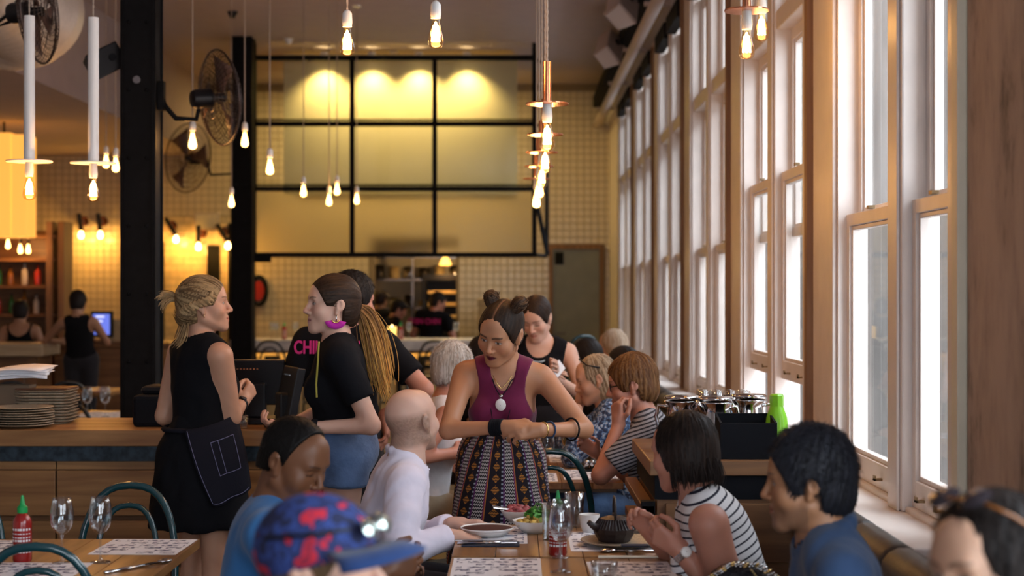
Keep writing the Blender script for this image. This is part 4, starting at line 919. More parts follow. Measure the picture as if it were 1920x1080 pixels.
for zi, z in enumerate((.935, 1.355, 1.695)):
    for k in range(6):
        x = -.75 + k * .155 + .02 * rr_.random(); h = .8 + .25 * rr_.random()
        lv = ['lowest', 'middle', 'upper'][zi]
        t = thing('liquor_bottle', '%s bottle on the %s back bar shelf, %s from the left' % (['green', 'amber', 'clear', 'red'][(k + zi) % 4], lv, ['first', 'second', 'third', 'fourth', 'fifth', 'sixth'][k]), 'bottle', (-5.75 + x, 19.14, z), 0, 'bottles on the back bar')
        MB().lathe([(.001, 0), (.036, 0), (.038, .01), (.038, .16 * h), (.03, .185 * h), (.013, .205 * h), (.013, .26 * h), (.001, .26 * h)], 12).build('bottle_body', ['btl_g', 'btl_a', 'btl_w', 'btl_r'][(k + zi) % 4], t, True)
        MB().lathe([(.0145, .255 * h), (.0145, .28 * h), (.001, .281 * h)], 10).build('stopper', 'black_plastic', t)
for k, (x, y) in enumerate(((15, 457), (38, 466), (53, 466))):
    c = P(x, y, 18.8); t = thing('shelf_bulb', ['leftmost', 'middle', 'rightmost'][k] + ' of three small bulbs over the back bar shelves', 'lamp', c, 0, 'small back bar bulbs'); bulb_parts(t, 0, 7, True)
    MB().lathe([(.015, .055), (.018, .10), (.004, .105)], 10).build('socket', 'black_plastic', t); MB().tube([(0, 0, .1), (0, .15, .13), (0, .3, .13)], .008, 5).build('stem', 'black_plastic', t)
b2_ = thing('bar_slab_counter', 'pale timber slab bar at the left edge', 'bar', (-5.35, 16.3, 0))
M['pale_slab'] = wood('pale_slab', (.38, .27, .15), (.55, .42, .26), 0)
MB().box(-1.2, .54, 0, .65, .96, 1.09).build('slab_top', 'pale_slab', b2_, bevel=.01); MB().box(-1.2, .4, .1, .55, 0, .96).build('front', 'oak_dark', b2_); MB().box(.36, .46, .08, .57, 0, .96).build('end_panel', 'oak_dark', b2_)
b3 = thing('till_counter', 'dark timber counter with lit end panel carrying a till at the far left', 'counter', (-4.35, 17.6, 0))
MB().box(-.75, .55, 0, .7, 1.0, 1.06).build('top', 'oak_dark', b3, bevel=.005); MB().box(-.72, .3, .03, .67, 0, 1.0).build('body', 'oak_dark', b3); MB().box(.3, .5, .03, .67, 0, 1.0).build('end_panel', 'oak', b3); MB().box(.29, .31, .0, .03, 0, 1.0).build('corner_post', 'steel_black', b3)
t = thing('till_monitor', 'small blue lit till monitor beside the black vest', 'monitor', (P(190, 0, 17.8).x, 17.85, 1.06), R(-12))
MB().box(-.13, .12, -.015, .03, .05, .34).build('housing', 'black_plastic', t); MB().box(-.105, .095, -.018, -.015, .08, .31).build('display', emis('blue_display', (.12, .16, .6), 1.2), t)
MB().box(-.02, .02, .0, .03, .0, .06).build('stand', 'black_plastic', t); MB().box(-.08, .08, -.05, .07, 0, .012).build('foot', 'black_plastic', t)
for k in range(3): MB().box(-.07, .03 - .02 * k, -.0195, -.018, .27 - .05 * k, .29 - .05 * k).build('display_line', emis('white_line', (.8, .8, 1), 1), t)
t = thing('stacked_cartons', 'pale cartons beside the till monitor', 'cartons', (P(216, 0, 17.9).x, 18.0, 1.06)); MB().box(-.1, .13, -.1, .12, 0, .14).build('carton', 'carton', t, bevel=.01); MB().box(-.08, .12, -.09, .1, .142, .25).build('carton', 'carton', t, bevel=.01)
# ================================================================ FIGURE KIT: smooth implicit bodies meshed with surface nets
V3 = lambda *a: np.array(a, float)
def nrm(v): return v / (np.linalg.norm(v) + 1e-9)
class Sdf:
    def __init__(s): s.p = []
    def rc(s, a, b, ra, rb, k=.02, op='u', tag=''): s.p.append(('rc', np.array(a, float), np.array(b, float), ra, rb, k, op, tag)); return s
    def el(s, c, r, R=None, k=.02, op='u', tag=''): s.p.append(('el', np.array(c, float), np.array(r, float), R, None, k, op, tag)); return s
    def plane(s, p, n): s.p.append(('pl', np.array(p, float), nrm(np.array(n, float)), None, None, 0, 's', '')); return s
    def wedge(s, y0, z0): s.p.append(('we', V3(0, y0, z0), V3(0, 0, 1), None, None, 0, 's', '')); return s
    def lplane(s, p, n, rad): s.p.append(('lp', np.array(p, float), nrm(np.array(n, float)), rad, None, 0, 's', '')); return s
    def bbox(s, pad=.03):
        lo = V3(9, 9, 9); hi = -lo
        for q in s.p:
            if q[6] != 'u': continue
            if q[0] == 'rc': r = max(q[3], q[4]); l = np.minimum(q[1], q[2]) - r; h = np.maximum(q[1], q[2]) + r
            else: r = q[2].max() if q[3] is not None else q[2]; l = q[1] - r; h = q[1] + r
            lo = np.minimum(lo, l); hi = np.maximum(hi, h)
        return lo - pad, hi + pad
    def grid(s, xs, ys, zs):
        G = np.full((len(xs), len(ys), len(zs)), .25, np.float32); ax = (xs, ys, zs)
        for kind, a, b, c, d_, k, op, tg in s.p:
            if kind in ('rc', 'el'):
                r = max(c, d_) if kind == 'rc' else None
                if kind == 'rc': lo = np.minimum(a, b) - r; hi = np.maximum(a, b) + r
                else: rr = b.max() if c is not None else b; lo = a - rr; hi = a + rr
                m = k + .02; ii = []
                for t in range(3):
                    i0 = np.searchsorted(ax[t], lo[t] - m); i1 = np.searchsorted(ax[t], hi[t] + m); ii.append((i0, i1))
                if any(i1 <= i0 for i0, i1 in ii): continue
                sl = tuple(slice(*q) for q in ii)
                X, Y, Z = np.meshgrid(*[ax[t][sl[t]] for t in range(3)], indexing='ij', sparse=True)
                if kind == 'rc':
                    e = b - a; L2 = e @ e + 1e-12
                    tt = np.clip(((X - a[0]) * e[0] + (Y - a[1]) * e[1] + (Z - a[2]) * e[2]) / L2, 0, 1)
                    dd = np.sqrt((X - a[0] - tt * e[0]) ** 2 + (Y - a[1] - tt * e[1]) ** 2 + (Z - a[2] - tt * e[2]) ** 2) - (c + (d_ - c) * tt)
                else:
                    qx, qy, qz = X - a[0], Y - a[1], Z - a[2]
                    if c is not None: qx, qy, qz = (qx * c[0, i] + qy * c[1, i] + qz * c[2, i] for i in range(3))
                    k0 = np.sqrt((qx / b[0]) ** 2 + (qy / b[1]) ** 2 + (qz / b[2]) ** 2); k1 = np.sqrt((qx / b[0] ** 2) ** 2 + (qy / b[1] ** 2) ** 2 + (qz / b[2] ** 2) ** 2) + 1e-9
                    dd = k0 * (k0 - 1) / k1
                g = G[sl]
                if op == 'u':
                    h = np.clip(.5 + .5 * (g - dd) / max(k, 1e-5), 0, 1); G[sl] = g + (dd - g) * h - k * h * (1 - h)
                else:
                    dd = -dd; h = np.clip(.5 - .5 * (g - dd) / max(k, 1e-5), 0, 1); G[sl] = g + (dd - g) * h + k * h * (1 - h)
            else:
                X, Y, Z = np.meshgrid(*ax, indexing='ij', sparse=True)
                dt = (X - a[0]) * b[0] + (Y - a[1]) * b[1] + (Z - a[2]) * b[2]
                if kind == 'pl': G = np.maximum(G, dt)
                elif kind == 'we': G = np.maximum(G, -np.maximum(a[1] - Y, Z - a[2]) + 0 * X)
                else:
                    ds = np.sqrt((X - a[0]) ** 2 + (Y - a[1]) ** 2 + (Z - a[2]) ** 2); G = np.maximum(G, -np.maximum(-dt, ds - c))
        return G
def surfnet(G, xs, ys, zs):
    sgn = G < 0; nx, ny, nz = G.shape
    cnt = np.zeros((nx - 1, ny - 1, nz - 1), np.int8)
    C = [(i, j, k) for i in (0, 1) for j in (0, 1) for k in (0, 1)]
    for i, j, k in C: cnt += sgn[i:nx - 1 + i, j:ny - 1 + j, k:nz - 1 + k]
    act = (cnt > 0) & (cnt < 8); I, J, K = np.nonzero(act); n = len(I)
    if n == 0: return np.zeros((0, 3)), np.zeros((0, 4), int)
    vals = np.stack([G[I + i, J + j, K + k] for i, j, k in C], 1)
    acc = np.zeros((n, 3)); num = np.zeros(n)
    for a in range(8):
        for ax in range(3):
            if C[a][ax]: continue
            b = a + (4, 2, 1)[ax]; va, vb = vals[:, a], vals[:, b]; x = (va < 0) != (vb < 0)
            t = np.where(x, va / np.where(x, va - vb, 1), 0)
            for q in range(3): acc[:, q] += np.where(x, C[a][q] + (t if q == ax else 0), 0)
            num += x
    acc /= num[:, None]
    def co(ar, I, f): return ar[I] + (ar[I + 1] - ar[I]) * f
    V = np.stack([co(xs, I, acc[:, 0]), co(ys, J, acc[:, 1]), co(zs, K, acc[:, 2])], 1)
    idx = np.full(act.shape, -1, np.int64); idx[I, J, K] = np.arange(n)
    Q = []
    for ax in range(3):
        s0 = [slice(1, -1)] * 3; s1 = [slice(1, -1)] * 3; s0[ax] = slice(0, -1); s1[ax] = slice(1, None)
        a = sgn[tuple(s0)]; b = sgn[tuple(s1)]; e = np.nonzero(a != b)
        base = [q + 1 for q in e]; base[ax] = e[ax]; fl = a[e]
        u, v = [(1, 2), (2, 0), (0, 1)][ax]
        def cell(du, dv):
            c = list(base); c[u] = c[u] - du; c[v] = c[v] - dv; return idx[c[0], c[1], c[2]]
        q = np.stack([cell(1, 1), cell(0, 1), cell(0, 0), cell(1, 0)], 1)
        q[~fl] = q[~fl][:, ::-1]; Q.append(q)
    Q = np.concatenate(Q); Q = Q[(Q >= 0).all(1)]
    return V, Q
def mesh_sdf(s, h, box=None, fine=()):
    """mesh the field at cell size h, and again at finer sizes inside the boxes of `fine` [(lo, hi, h)]; one vertex / face list"""
    lo, hi = box if box else s.bbox()
    ar = [np.arange(lo[t], hi[t] + h, h) for t in range(3)]
    V, Q = surfnet(s.grid(*ar), *ar)
    for fl, fh, hf in fine:
        c = V[Q].mean(1); ins = ((c > fl + h * .8) & (c < fh - h * .8)).all(1); Q = Q[~ins]
    VV, QQ = [V], [Q]; off = len(V)
    for fl, fh, hf in fine:
        ar = [np.arange(fl[t], fh[t] + hf, hf) for t in range(3)]
        v, q = surfnet(s.grid(*ar), *ar); VV.append(v); QQ.append(q + off); off += len(v)
    V = np.concatenate(VV); Q = np.concatenate(QQ)
    used = np.unique(Q); mp = np.full(len(V), -1); mp[used] = np.arange(len(used))
    return V[used], mp[Q]
def np_obj(name, V, Q, material, parent, col=None, pc=None, kind=None):
    me = bpy.data.meshes.new(name); n, m = len(V), len(Q); k = Q.shape[1]
    me.vertices.add(n); me.vertices.foreach_set('co', V.astype(np.float32).ravel())
    me.loops.add(m * k); me.loops.foreach_set('vertex_index', Q.astype(np.int32).ravel())
    me.polygons.add(m); me.polygons.foreach_set('loop_start', np.arange(0, m * k, k, dtype=np.int32))
    me.polygons.foreach_set('use_smooth', np.ones(m, bool)); me.update(calc_edges=True); me.validate()
    if col is not None:
        a = me.color_attributes.new('Col', 'FLOAT_COLOR', 'POINT'); a.data.foreach_set('color', np.concatenate([col, np.ones((n, 1))], 1).astype(np.float32).ravel())
    if pc is not None:
        a = me.attributes.new('pc', 'FLOAT_VECTOR', 'POINT'); a.data.foreach_set('vector', pc.astype(np.float32).ravel())
    me.materials.append(M[material] if isinstance(material, str) else material)
    o = bpy.data.objects.new(name, me); COL.objects.link(o)
    if parent is not None: o.parent = parent
    return o
_tab = np.random.default_rng(11).random((256, 256))
def vnoise(a, b):
    i = np.floor(a).astype(int); j = np.floor(b).astype(int); u = a - i; v = b - j; u = u * u * (3 - 2 * u); v = v * v * (3 - 2 * v)
    f = lambda p, q: _tab[p % 256, q % 256]
    return (f(i, j) * (1 - u) + f(i + 1, j) * u) * (1 - v) + (f(i, j + 1) * (1 - u) + f(i + 1, j + 1) * u) * v
def rotm(yaw, pitch, roll):
    c, s_ = math.cos, math.sin; a, b, g = map(math.radians, (yaw, pitch, roll))
    Rz = np.array([[c(a), -s_(a), 0], [s_(a), c(a), 0], [0, 0, 1]]); Rx = np.array([[1, 0, 0], [0, c(b), -s_(b)], [0, s_(b), c(b)]]); Ry = np.array([[c(g), 0, s_(g)], [0, 1, 0], [-s_(g), 0, c(g)]])
    return Rz @ Rx @ Ry
M['skin'] = vcol_mat('skin', .48, .12, .4, .06, 500); M['hair'] = vcol_mat('hair', .55, 0, .16)
# ---------------------------------------------------------------- the head in its own frame (x right, y forward, z up)
def head_prims(s, H, Rm, k=1.0, sex='f', ears=True):
    T_ = lambda *p: H + Rm @ (V3(*p) * k)
    el = lambda c, r, kk=.02, op='u': s.el(T_(*c), V3(*r) * k, Rm, kk * k, op, 'head')
    rc = lambda a, b, ra, rb, kk=.012, op='u': s.rc(T_(*a), T_(*b), ra * k, rb * k, kk * k, op, 'head')
    m = 1.0 if sex == 'f' else 1.06
    el((0, -.018, .034), (.073, .092, .086)); el((0, .03, -.028), (.0615 * m, .060, .083))
    el((0, .012, .02), (.068, .075, .07))
    for x in (-1, 1):
        rc((x * .052 * m, .0, -.055), (x * .018 * m, .068, -.094 * m), .020, .017, .025)
        el((x * .042, .057, -.026), (.026, .026, .029), .025)
    el((0, .074, -.098 * m), (.020 * m, .018, .016), .02)
    rc((-.034, .078, .026), (.034, .078, .026), .0125, .0125, .02)
    el((0, .05, .055), (.05, .036, .045), .03)
    for x in (-1, 1): el((x * .031, .096, .008), (.017, .013, .012), .014, 's')
    for x in (-1, 1): el((x * .031, .0735, .0065), (.0155, .0125, .0118), .004)
    rc((0, .086, .016), (0, .108, -.024), .0075, .0098, .010)
    el((0, .107, -.028), (.0105, .009, .0085), .008)
    for x in (-1, 1): el((x * .0125, .0965, -.0315), (.0085, .0095, .0075), .006)
    el((0, .074, -.062), (.029, .019, .026), .02)
    rc((-.017, .0835, -.0585), (0, .0905, -.0565), .0048, .0062, .006); rc((.017, .0835, -.0585), (0, .0905, -.0565), .0048, .0062, .006)
    rc((-.014, .083, -.069), (0, .0895, -.0705), .0055, .0075, .006); rc((.014, .083, -.069), (0, .0895, -.0705), .0055, .0075, .006)
    rc((-.021, .0905, -.0632), (.021, .0905, -.0632), .0016, .0016, .004, 's')
    if ears:
        for x in (-1, 1):
            rc((x * .074, -.012, .016), (x * .073, -.002, -.03), .015, .010, .008)
            el((x * .081, -.016, .005), (.007, .017, .027), .006)
            el((x * .0885, -.008, .002), (.006, .0085, .015), .005, 's')
FACE_LIP = (.46, .17, .15)
def paint_head(V, H, Rm, k, skin, lip=None, brow=(.06, .035, .02), eye='open', browk=1., stubble=None, iris=(.03, .02, .012), scalp=None, blush=.12):
    q = (V - H) @ Rm / k; x, y, z = np.abs(q[:, 0]), q[:, 1], q[:, 2]
    C = np.tile(np.array(skin, float), (len(V), 1)); near = (np.abs(q[:, 0]) < .11) & (y > -.13) & (y < .14) & (np.abs(z) < .16)
    C *= (1 + .08 * (vnoise(V[:, 0] * 45 + 7, V[:, 2] * 45 + V[:, 1] * 30) - .5))[:, None]
    def mix(mask, c):
        mk = np.clip(mask, 0, 1)[:, None] * near[:, None]; C[:] = C * (1 - mk) + np.array(c) * mk
    red = np.array(skin) * V3(1.08, .78, .74)
    mix(blush * 4 * np.exp(-(((x - .042) / .018) ** 2 + ((z + .022) / .018) ** 2)) * (y > .02), red); mix(blush * 4 * np.exp(-((x / .011) ** 2 + ((z + .026) / .012) ** 2)) * (y > .09), red)
    if stubble is not None: mix(.45 * np.clip((-.045 - z + .3 * np.clip(.04 - y, 0, 1)) / .02, 0, 1) * (z > -.12) * (y > .005), stubble)
    if scalp is not None: mix(.6 * np.clip((.035 - y) / .03, 0, 1) * np.clip((.05 - z) / .025, 0, 1) * np.clip((z + .085) / .02, 0, 1) * (.7 + .6 * vnoise(q[:, 1] * 300, q[:, 2] * 300 + q[:, 0] * 300)), scalp)
    lc = lip or tuple(np.array(skin) * V3(.85, .52, .5))
    mix(np.clip(1.6 - 1.6 * np.sqrt((x / .027) ** 2 + ((z + .0632 - 5 * x * x) / .0120) ** 2), 0, 1) * 1.6 * (y > .07), lc)
    mix(np.exp(-((z + .0632 - 5 * x * x) / .0022) ** 2) * (x < .021) * (y > .07) * .7, np.array(lc) * .35)
    bz = .0275 + .0045 * np.sin((x - .012) / .038 * 2.4)
    mix(.85 * browk * np.exp(-((z - bz) / (.0036 * browk - .03 * (x - .011))) ** 2) * (x > .011) * (x < .050) * (y > .05), brow)
    ex, ez = (x - .031), (z - .0055); e = (ex / .0135) ** 2 + (ez / .0052) ** 2
    if eye == 'open':
        mix((e < 1) * (y > .06) * 1.0, (.50, .45, .42)); mix((ex ** 2 + ez ** 2 < .0056 ** 2) * (y > .06) * 1.0, iris)
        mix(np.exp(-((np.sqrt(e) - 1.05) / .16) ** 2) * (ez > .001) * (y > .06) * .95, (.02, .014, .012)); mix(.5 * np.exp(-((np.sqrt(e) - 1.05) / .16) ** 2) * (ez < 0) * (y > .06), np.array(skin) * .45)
    else:
        mix(np.exp(-((ez + .0042 + .0 * ex) / .0022) ** 2) * (np.abs(ex) < .0145) * (y > .06) * .95, (.02, .014, .012))
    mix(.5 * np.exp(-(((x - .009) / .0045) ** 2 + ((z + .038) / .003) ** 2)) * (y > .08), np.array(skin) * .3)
    return C
def hand_prims(s, w, d, n, thumb, curl=(.35, .4, .3), spread=.0, k=1.0, tag='hand', thumb_in=.3, point=False):
    d = nrm(d); n = nrm(n - d * (n @ d)); t = thumb * nrm(np.cross(d, n))
    offs = (.026, .0088, -.009, -.0255); lens = (.072, .080, .074, .058); kn = (.088, .092, .087, .078); rad = (.0088, .0090, .0085, .0074)
    s.rc(w, w + d * .03 * k, .024 * k, .026 * k, .02, 'u', tag)
    for i in range(4):
        b = w + (d * kn[i] + t * offs[i]) * k
        s.rc(w + (d * .02 + t * offs[i] * .6) * k, b, .0155 * k, .0115 * k, .012 * k, 'u', tag)
        a = 0.; p = b; dd0 = nrm(d + t * (offs[i] / .026) * spread)
        for j, f in enumerate((.46, .30, .24)):
            a += curl[j] * (.35 if (point and i == 0) else (1 + .12 * i)); dd = dd0 * math.cos(a) + n * math.sin(a); q = p + dd * lens[i] * f * k
            s.rc(p, q, rad[i] * (1 - .08 * j) * k, rad[i] * (1 - .08 * (j + 1)) * k, .0035 * k, 'u', tag); p = q
    p = w + (d * .022 + t * .020 + n * .006) * k; dirs = [nrm(d * .62 + t * .75 + n * .25), nrm(d * (.85) + t * (.45 - thumb_in) + n * .3), nrm(d * .9 + t * (.25 - thumb_in * 1.4) + n * .35)]
    for j, (L, r) in enumerate(((.042, .0125), (.034, .0108), (.027, .0095))):
        q = p + dirs[j] * L * k; s.rc(p, q, r * k, r * .88 * k, .008 * k if j == 0 else .004 * k, 'u', tag); p = q
def two_bone(a, t, l1, l2, hint):
    e = t - a; L = np.linalg.norm(e); L2 = min(L, (l1 + l2) * .985); u = e / (L + 1e-9)
    x = (l1 * l1 - l2 * l2 + L2 * L2) / (2 * L2); h = math.sqrt(max(1e-6, l1 * l1 - x * x)); v = hint - u * (hint @ u); v = nrm(v)
    return a + u * x + v * h, a + u * L2
class Person: pass
def person(label, x, y, yaw, head_at, head=(0, 0, 0), sit=False, h=1.70, sex='f', bw=1., bd=1., hands=None, skin=(.55, .33, .23), hk=1., res=1., face=None, arm=1., legs=True, hint=None, bust=1., curl=None, side_lean=0, hair_len=None, seat=.46, group=None, armk=1.):
    """x, y: pelvis on the floor plan; yaw: 0 faces away from the camera, 90 faces left, -90 right, 180 faces us; head_at: world point of the head centre"""
    p = Person(); ya = math.radians(yaw); W2L = lambda q: np.array([[math.cos(ya), math.sin(ya), 0], [-math.sin(ya), math.cos(ya), 0], [0, 0, 1]]) @ (np.array(q, float) - V3(x, y, 0)); p.W2L = W2L
    D2L = lambda v: np.array([[math.cos(ya), math.sin(ya), 0], [-math.sin(ya), math.cos(ya), 0], [0, 0, 1]]) @ np.array(v, float)
    p.D2L = D2L
    root = thing('person', label, 'person', (x, y, 0), ya, group); p.root = root
    k = h / 1.70; p.k = k; s = Sdf(); p.s = s
    hip = V3(0, 0, (seat + .095) if sit else .93 * k); H = W2L(head_at); Rm = rotm(head[0] - yaw, head[1], head[2]); p.H, p.R, p.hk = H, Rm, hk
    nb = H - nrm(.5 * (H - hip) / np.linalg.norm(H - hip) + Rm @ V3(0, .12, .55)) * .165 * hk; sp = nb - hip; L = np.linalg.norm(sp); u = sp / L; q = L / .50; p.hip, p.u, p.nb, p.L = hip, u, nb, L
    r = nrm(np.cross(V3(0, 1, 0) if abs(u[1]) < .9 else V3(0, 0, -1), u)); r = V3(1, 0, 0) - u * u[0]; r = nrm(r); f = np.cross(u, r); p.r, p.f = r, f
    TR = np.stack([r, f, u], 1); at = lambda a, b, c: hip + r * a + f * b + u * c * q
    p.at = at; mm = 1.0 if sex == 'f' else 1.12; w_ = bw * mm
    s.el(hip + V3(0, 0, .02), (.158 * w_ if sex == 'm' else .168 * w_, .115 * bd, .115), None, .03, 'u', 'pelvis')
    s.el(at(0, .0, .13), (.128 * w_, .098 * bd, .13), TR, .05, 'u', 'torso'); s.el(at(0, .0, .30), (.140 * w_, .105 * bd, .17), TR, .05, 'u', 'torso'); s.el(at(0, -.012, .42), (.135 * w_, .078 * bd, .085), TR, .05, 'u', 'torso')
    if sex == 'f' and bust:
        for sx_ in (-1, 1): s.el(at(sx_ * .066 * w_, .078 * bd, .305), V3(.058, .052, .058) * bust, TR, .035, 'u', 'torso')
    sh = {}; sw = (.165 if sex == 'f' else .172) * w_
    for n_, sx_ in (('L', -1), ('R', 1)): sh[n_] = at(sx_ * sw, -.008, .452)
    s.rc(sh['L'] * .75 + sh['R'] * .25, sh['R'] * .75 + sh['L'] * .25, .055, .055, .05, 'u', 'torso')
    for n_ in 'LR': s.rc(nb + u * .01, sh[n_] * .8 + nb * .2, .046, .045, .04, 'u', 'torso')
    nk = .054 if sex == 'f' else .067
    s.rc(nb - u * .02, H + Rm @ V3(0, -.022, -.045) * hk, nk * 1.06, nk * .94, .03, 'u', 'neck')
    head_prims(s, H, Rm, hk, sex, True)
    p.sh = sh; p.el, p.wr, p.hd = {}, {}, {}; fine = [((H - .17 * hk), (H + .17 * hk), .0032 * res)]
    la, lf = .285 * k * armk, .245 * k * armk; am = arm * (1. if sex == 'f' else 1.15)
    for n_, sx_ in (('L', -1), ('R', 1)):
        hd = (hands or {}).get(n_)
        if hd: t = W2L(hd['at']); hv = D2L(hd['hint']) if 'hint' in hd else V3(sx_ * .6, -.5, -.6)
        else: t = (hip + V3(sx_ * .13, .24, .14)) if sit else (sh[n_] + V3(sx_ * .10, .06, -(la + lf) * .95)); hv = V3(sx_ * .8, -.5, -.3)
        e, w = two_bone(sh[n_], t, la, lf, hv); p.el[n_], p.wr[n_] = e, w
        s.rc(sh[n_], e, .050 * am, .037 * am, .03, 'u', 'upper' + n_); s.rc(e, w, .037 * am, .0245 * am, .015, 'u', 'fore' + n_); s.el(e + (w - e) * .25, V3(.039, .039, .06) * am, None, .03, 'u', 'fore' + n_) if False else None
        dv = D2L(hd['dir']) if hd and 'dir' in hd else nrm(w - e); nv = D2L(hd['palm']) if hd and 'palm' in hd else V3(-sx_, 0, -.2)
        hand_prims(s, w, dv, nv, 1 if n_ == 'R' else -1, (hd or {}).get('curl', (.35, .45, .3)), (hd or {}).get('spread', .05), (1.0 if sex == 'f' else 1.08) * k, 'hand' + n_, (hd or {}).get('thumb', .3))
        hc = w + nrm(dv) * .08
        if hd and not hd.get('coarse'): fine.append((hc - .125, hc + .125, .0042 * res))
    p.kn, p.an = {}, {}
    for n_, sx_ in (('L', -1), ('R', 1)):
        hj = hip + V3(sx_ * .088 * w_, 0, -.02)
        if sit: kn = V3(sx_ * .11, .42 * k, seat + .055); an = V3(sx_ * .12, .40 * k, .085)
        else: kn = V3(sx_ * .085, .02, .50 * k); an = V3(sx_ * .09, -.03, .085 * k)
        s.rc(hj, kn, .086 * w_, .054, .03, 'u', 'thigh' + n_); s.rc(kn, an, .052, .034, .02, 'u', 'shin' + n_); s.rc(an - V3(0, .02, .04), an + V3(sx_ * .02, .15, -.055), .036, .028, .02, 'u', 'foot' + n_); p.kn[n_], p.an[n_] = kn, an
    lo, hi = s.bbox()
    V, Q = mesh_sdf(s, .0125 * (1 if res < 1.8 else res * .6), (lo, hi), fine)
    fc = dict(face or {}); C = paint_head(V, H, Rm, hk, skin, **fc)
    p.body = np_obj('body', V, Q, 'skin', root, C)
    p.skin = skin; p.res = res
    p.HM = Matrix([[*(Rm[i] * hk), H[i]] for i in range(3)] + [[0, 0, 0, 1]])
    return p
def cloth(p, name, tags, t, material, h=.008, extra=None, cuts=None, k=.0, pre=None, noise=.0, fine=()):
    s = Sdf()
    if pre: pre(s)
    for q in p.s.p:
        if q[7] in tags and q[6] == 'u':
            if q[0] == 'rc': s.rc(q[1], q[2], q[3] + t, q[4] + t, max(q[5], .02), 'u')
            else: s.el(q[1], q[2] + t, q[3], max(q[5], .02), 'u')
    if extra: extra(s)
    if cuts: cuts(s)
    V, Q = mesh_sdf(s, h * max(1, p.res * .8))
    if len(V) == 0: return None
    if noise:
        V = V + nrm_rows(V, Q) * (noise * (vnoise(V[:, 0] * 22 + V[:, 1] * 13, V[:, 2] * 14 - V[:, 0] * 9) - .5))[:, None]
    loc = V - p.hip; pc = np.stack([np.arctan2(loc @ p.f, loc @ p.r), loc @ p.u, V[:, 2]], 1)
    return np_obj(name, V, Q, material, p.root, None, pc)
def nrm_rows(V, Q):
    n = np.cross(V[Q[:, 2]] - V[Q[:, 0]], V[Q[:, 3]] - V[Q[:, 1]]); N = np.zeros_like(V)
    for i in range(4): np.add.at(N, Q[:, i], n)
    return N / (np.linalg.norm(N, axis=1, keepdims=True) + 1e-9)
def hair(p, build, col, axis=(0, -.4, 1), freq=26, amp=.004, hi=None, hi_amt=.5, name='hair', h=.0042, fz=None, fl=.022, fo=.3, sign=1, part=None):
    """build(s) adds primitives in the head frame; strands radiate from `axis`"""
    s = Sdf(); build(s); V, Q = mesh_sdf(s, h * max(1, p.res * .75))
    if len(V) == 0: return
    a = nrm(V3(*axis)); b = nrm(np.cross(a, V3(1, 0.01, 0))); c = np.cross(a, b); d = V - V3(0, -.015, .02); rad = np.linalg.norm(d, axis=1) + 1e-9
    az = np.arctan2(d @ c, d @ b); po = np.arccos(np.clip(d @ a / rad, -1, 1))
    n1 = vnoise(az * freq / 3 + 40, po * 1.6); n2 = vnoise(az * freq * 1.2 + 90, po * 3); n3 = vnoise(az * freq * .35 + 10, po * 1.0)
    V = V + (d / rad[:, None]) * (amp * (.6 * n1 + .4 * n2 - .5))[:, None]
    bse = np.array(col); C = bse[None] * (.55 + .9 * (.5 * n1 + .5 * n2))[:, None]
    if hi is not None:
        m = np.clip((.5 * n3 + .5 * n2 - .42) * 5, 0, 1)[:, None] * hi_amt; C = C * (1 - m) + np.array(hi) * m
    if part is not None:
        m = (np.exp(-(V[:, 0] / .0022) ** 2) * (V[:, 2] > .05) * (V[:, 1] > -.05))[:, None]; C = C * (1 - m) + np.array(part) * m; V = V - (d / rad[:, None]) * m * .002
    V = (p.R @ (V * p.hk).T).T + p.H
    o = np_obj(name, V, Q, 'hair', p.root, C)
    if fz: fuzz(p, o, fz, fl, .0011 * (1 + .3 * (p.res - 1)), axis, fo, sign, curl=.05 + .25 * min(1, fo))
    return o
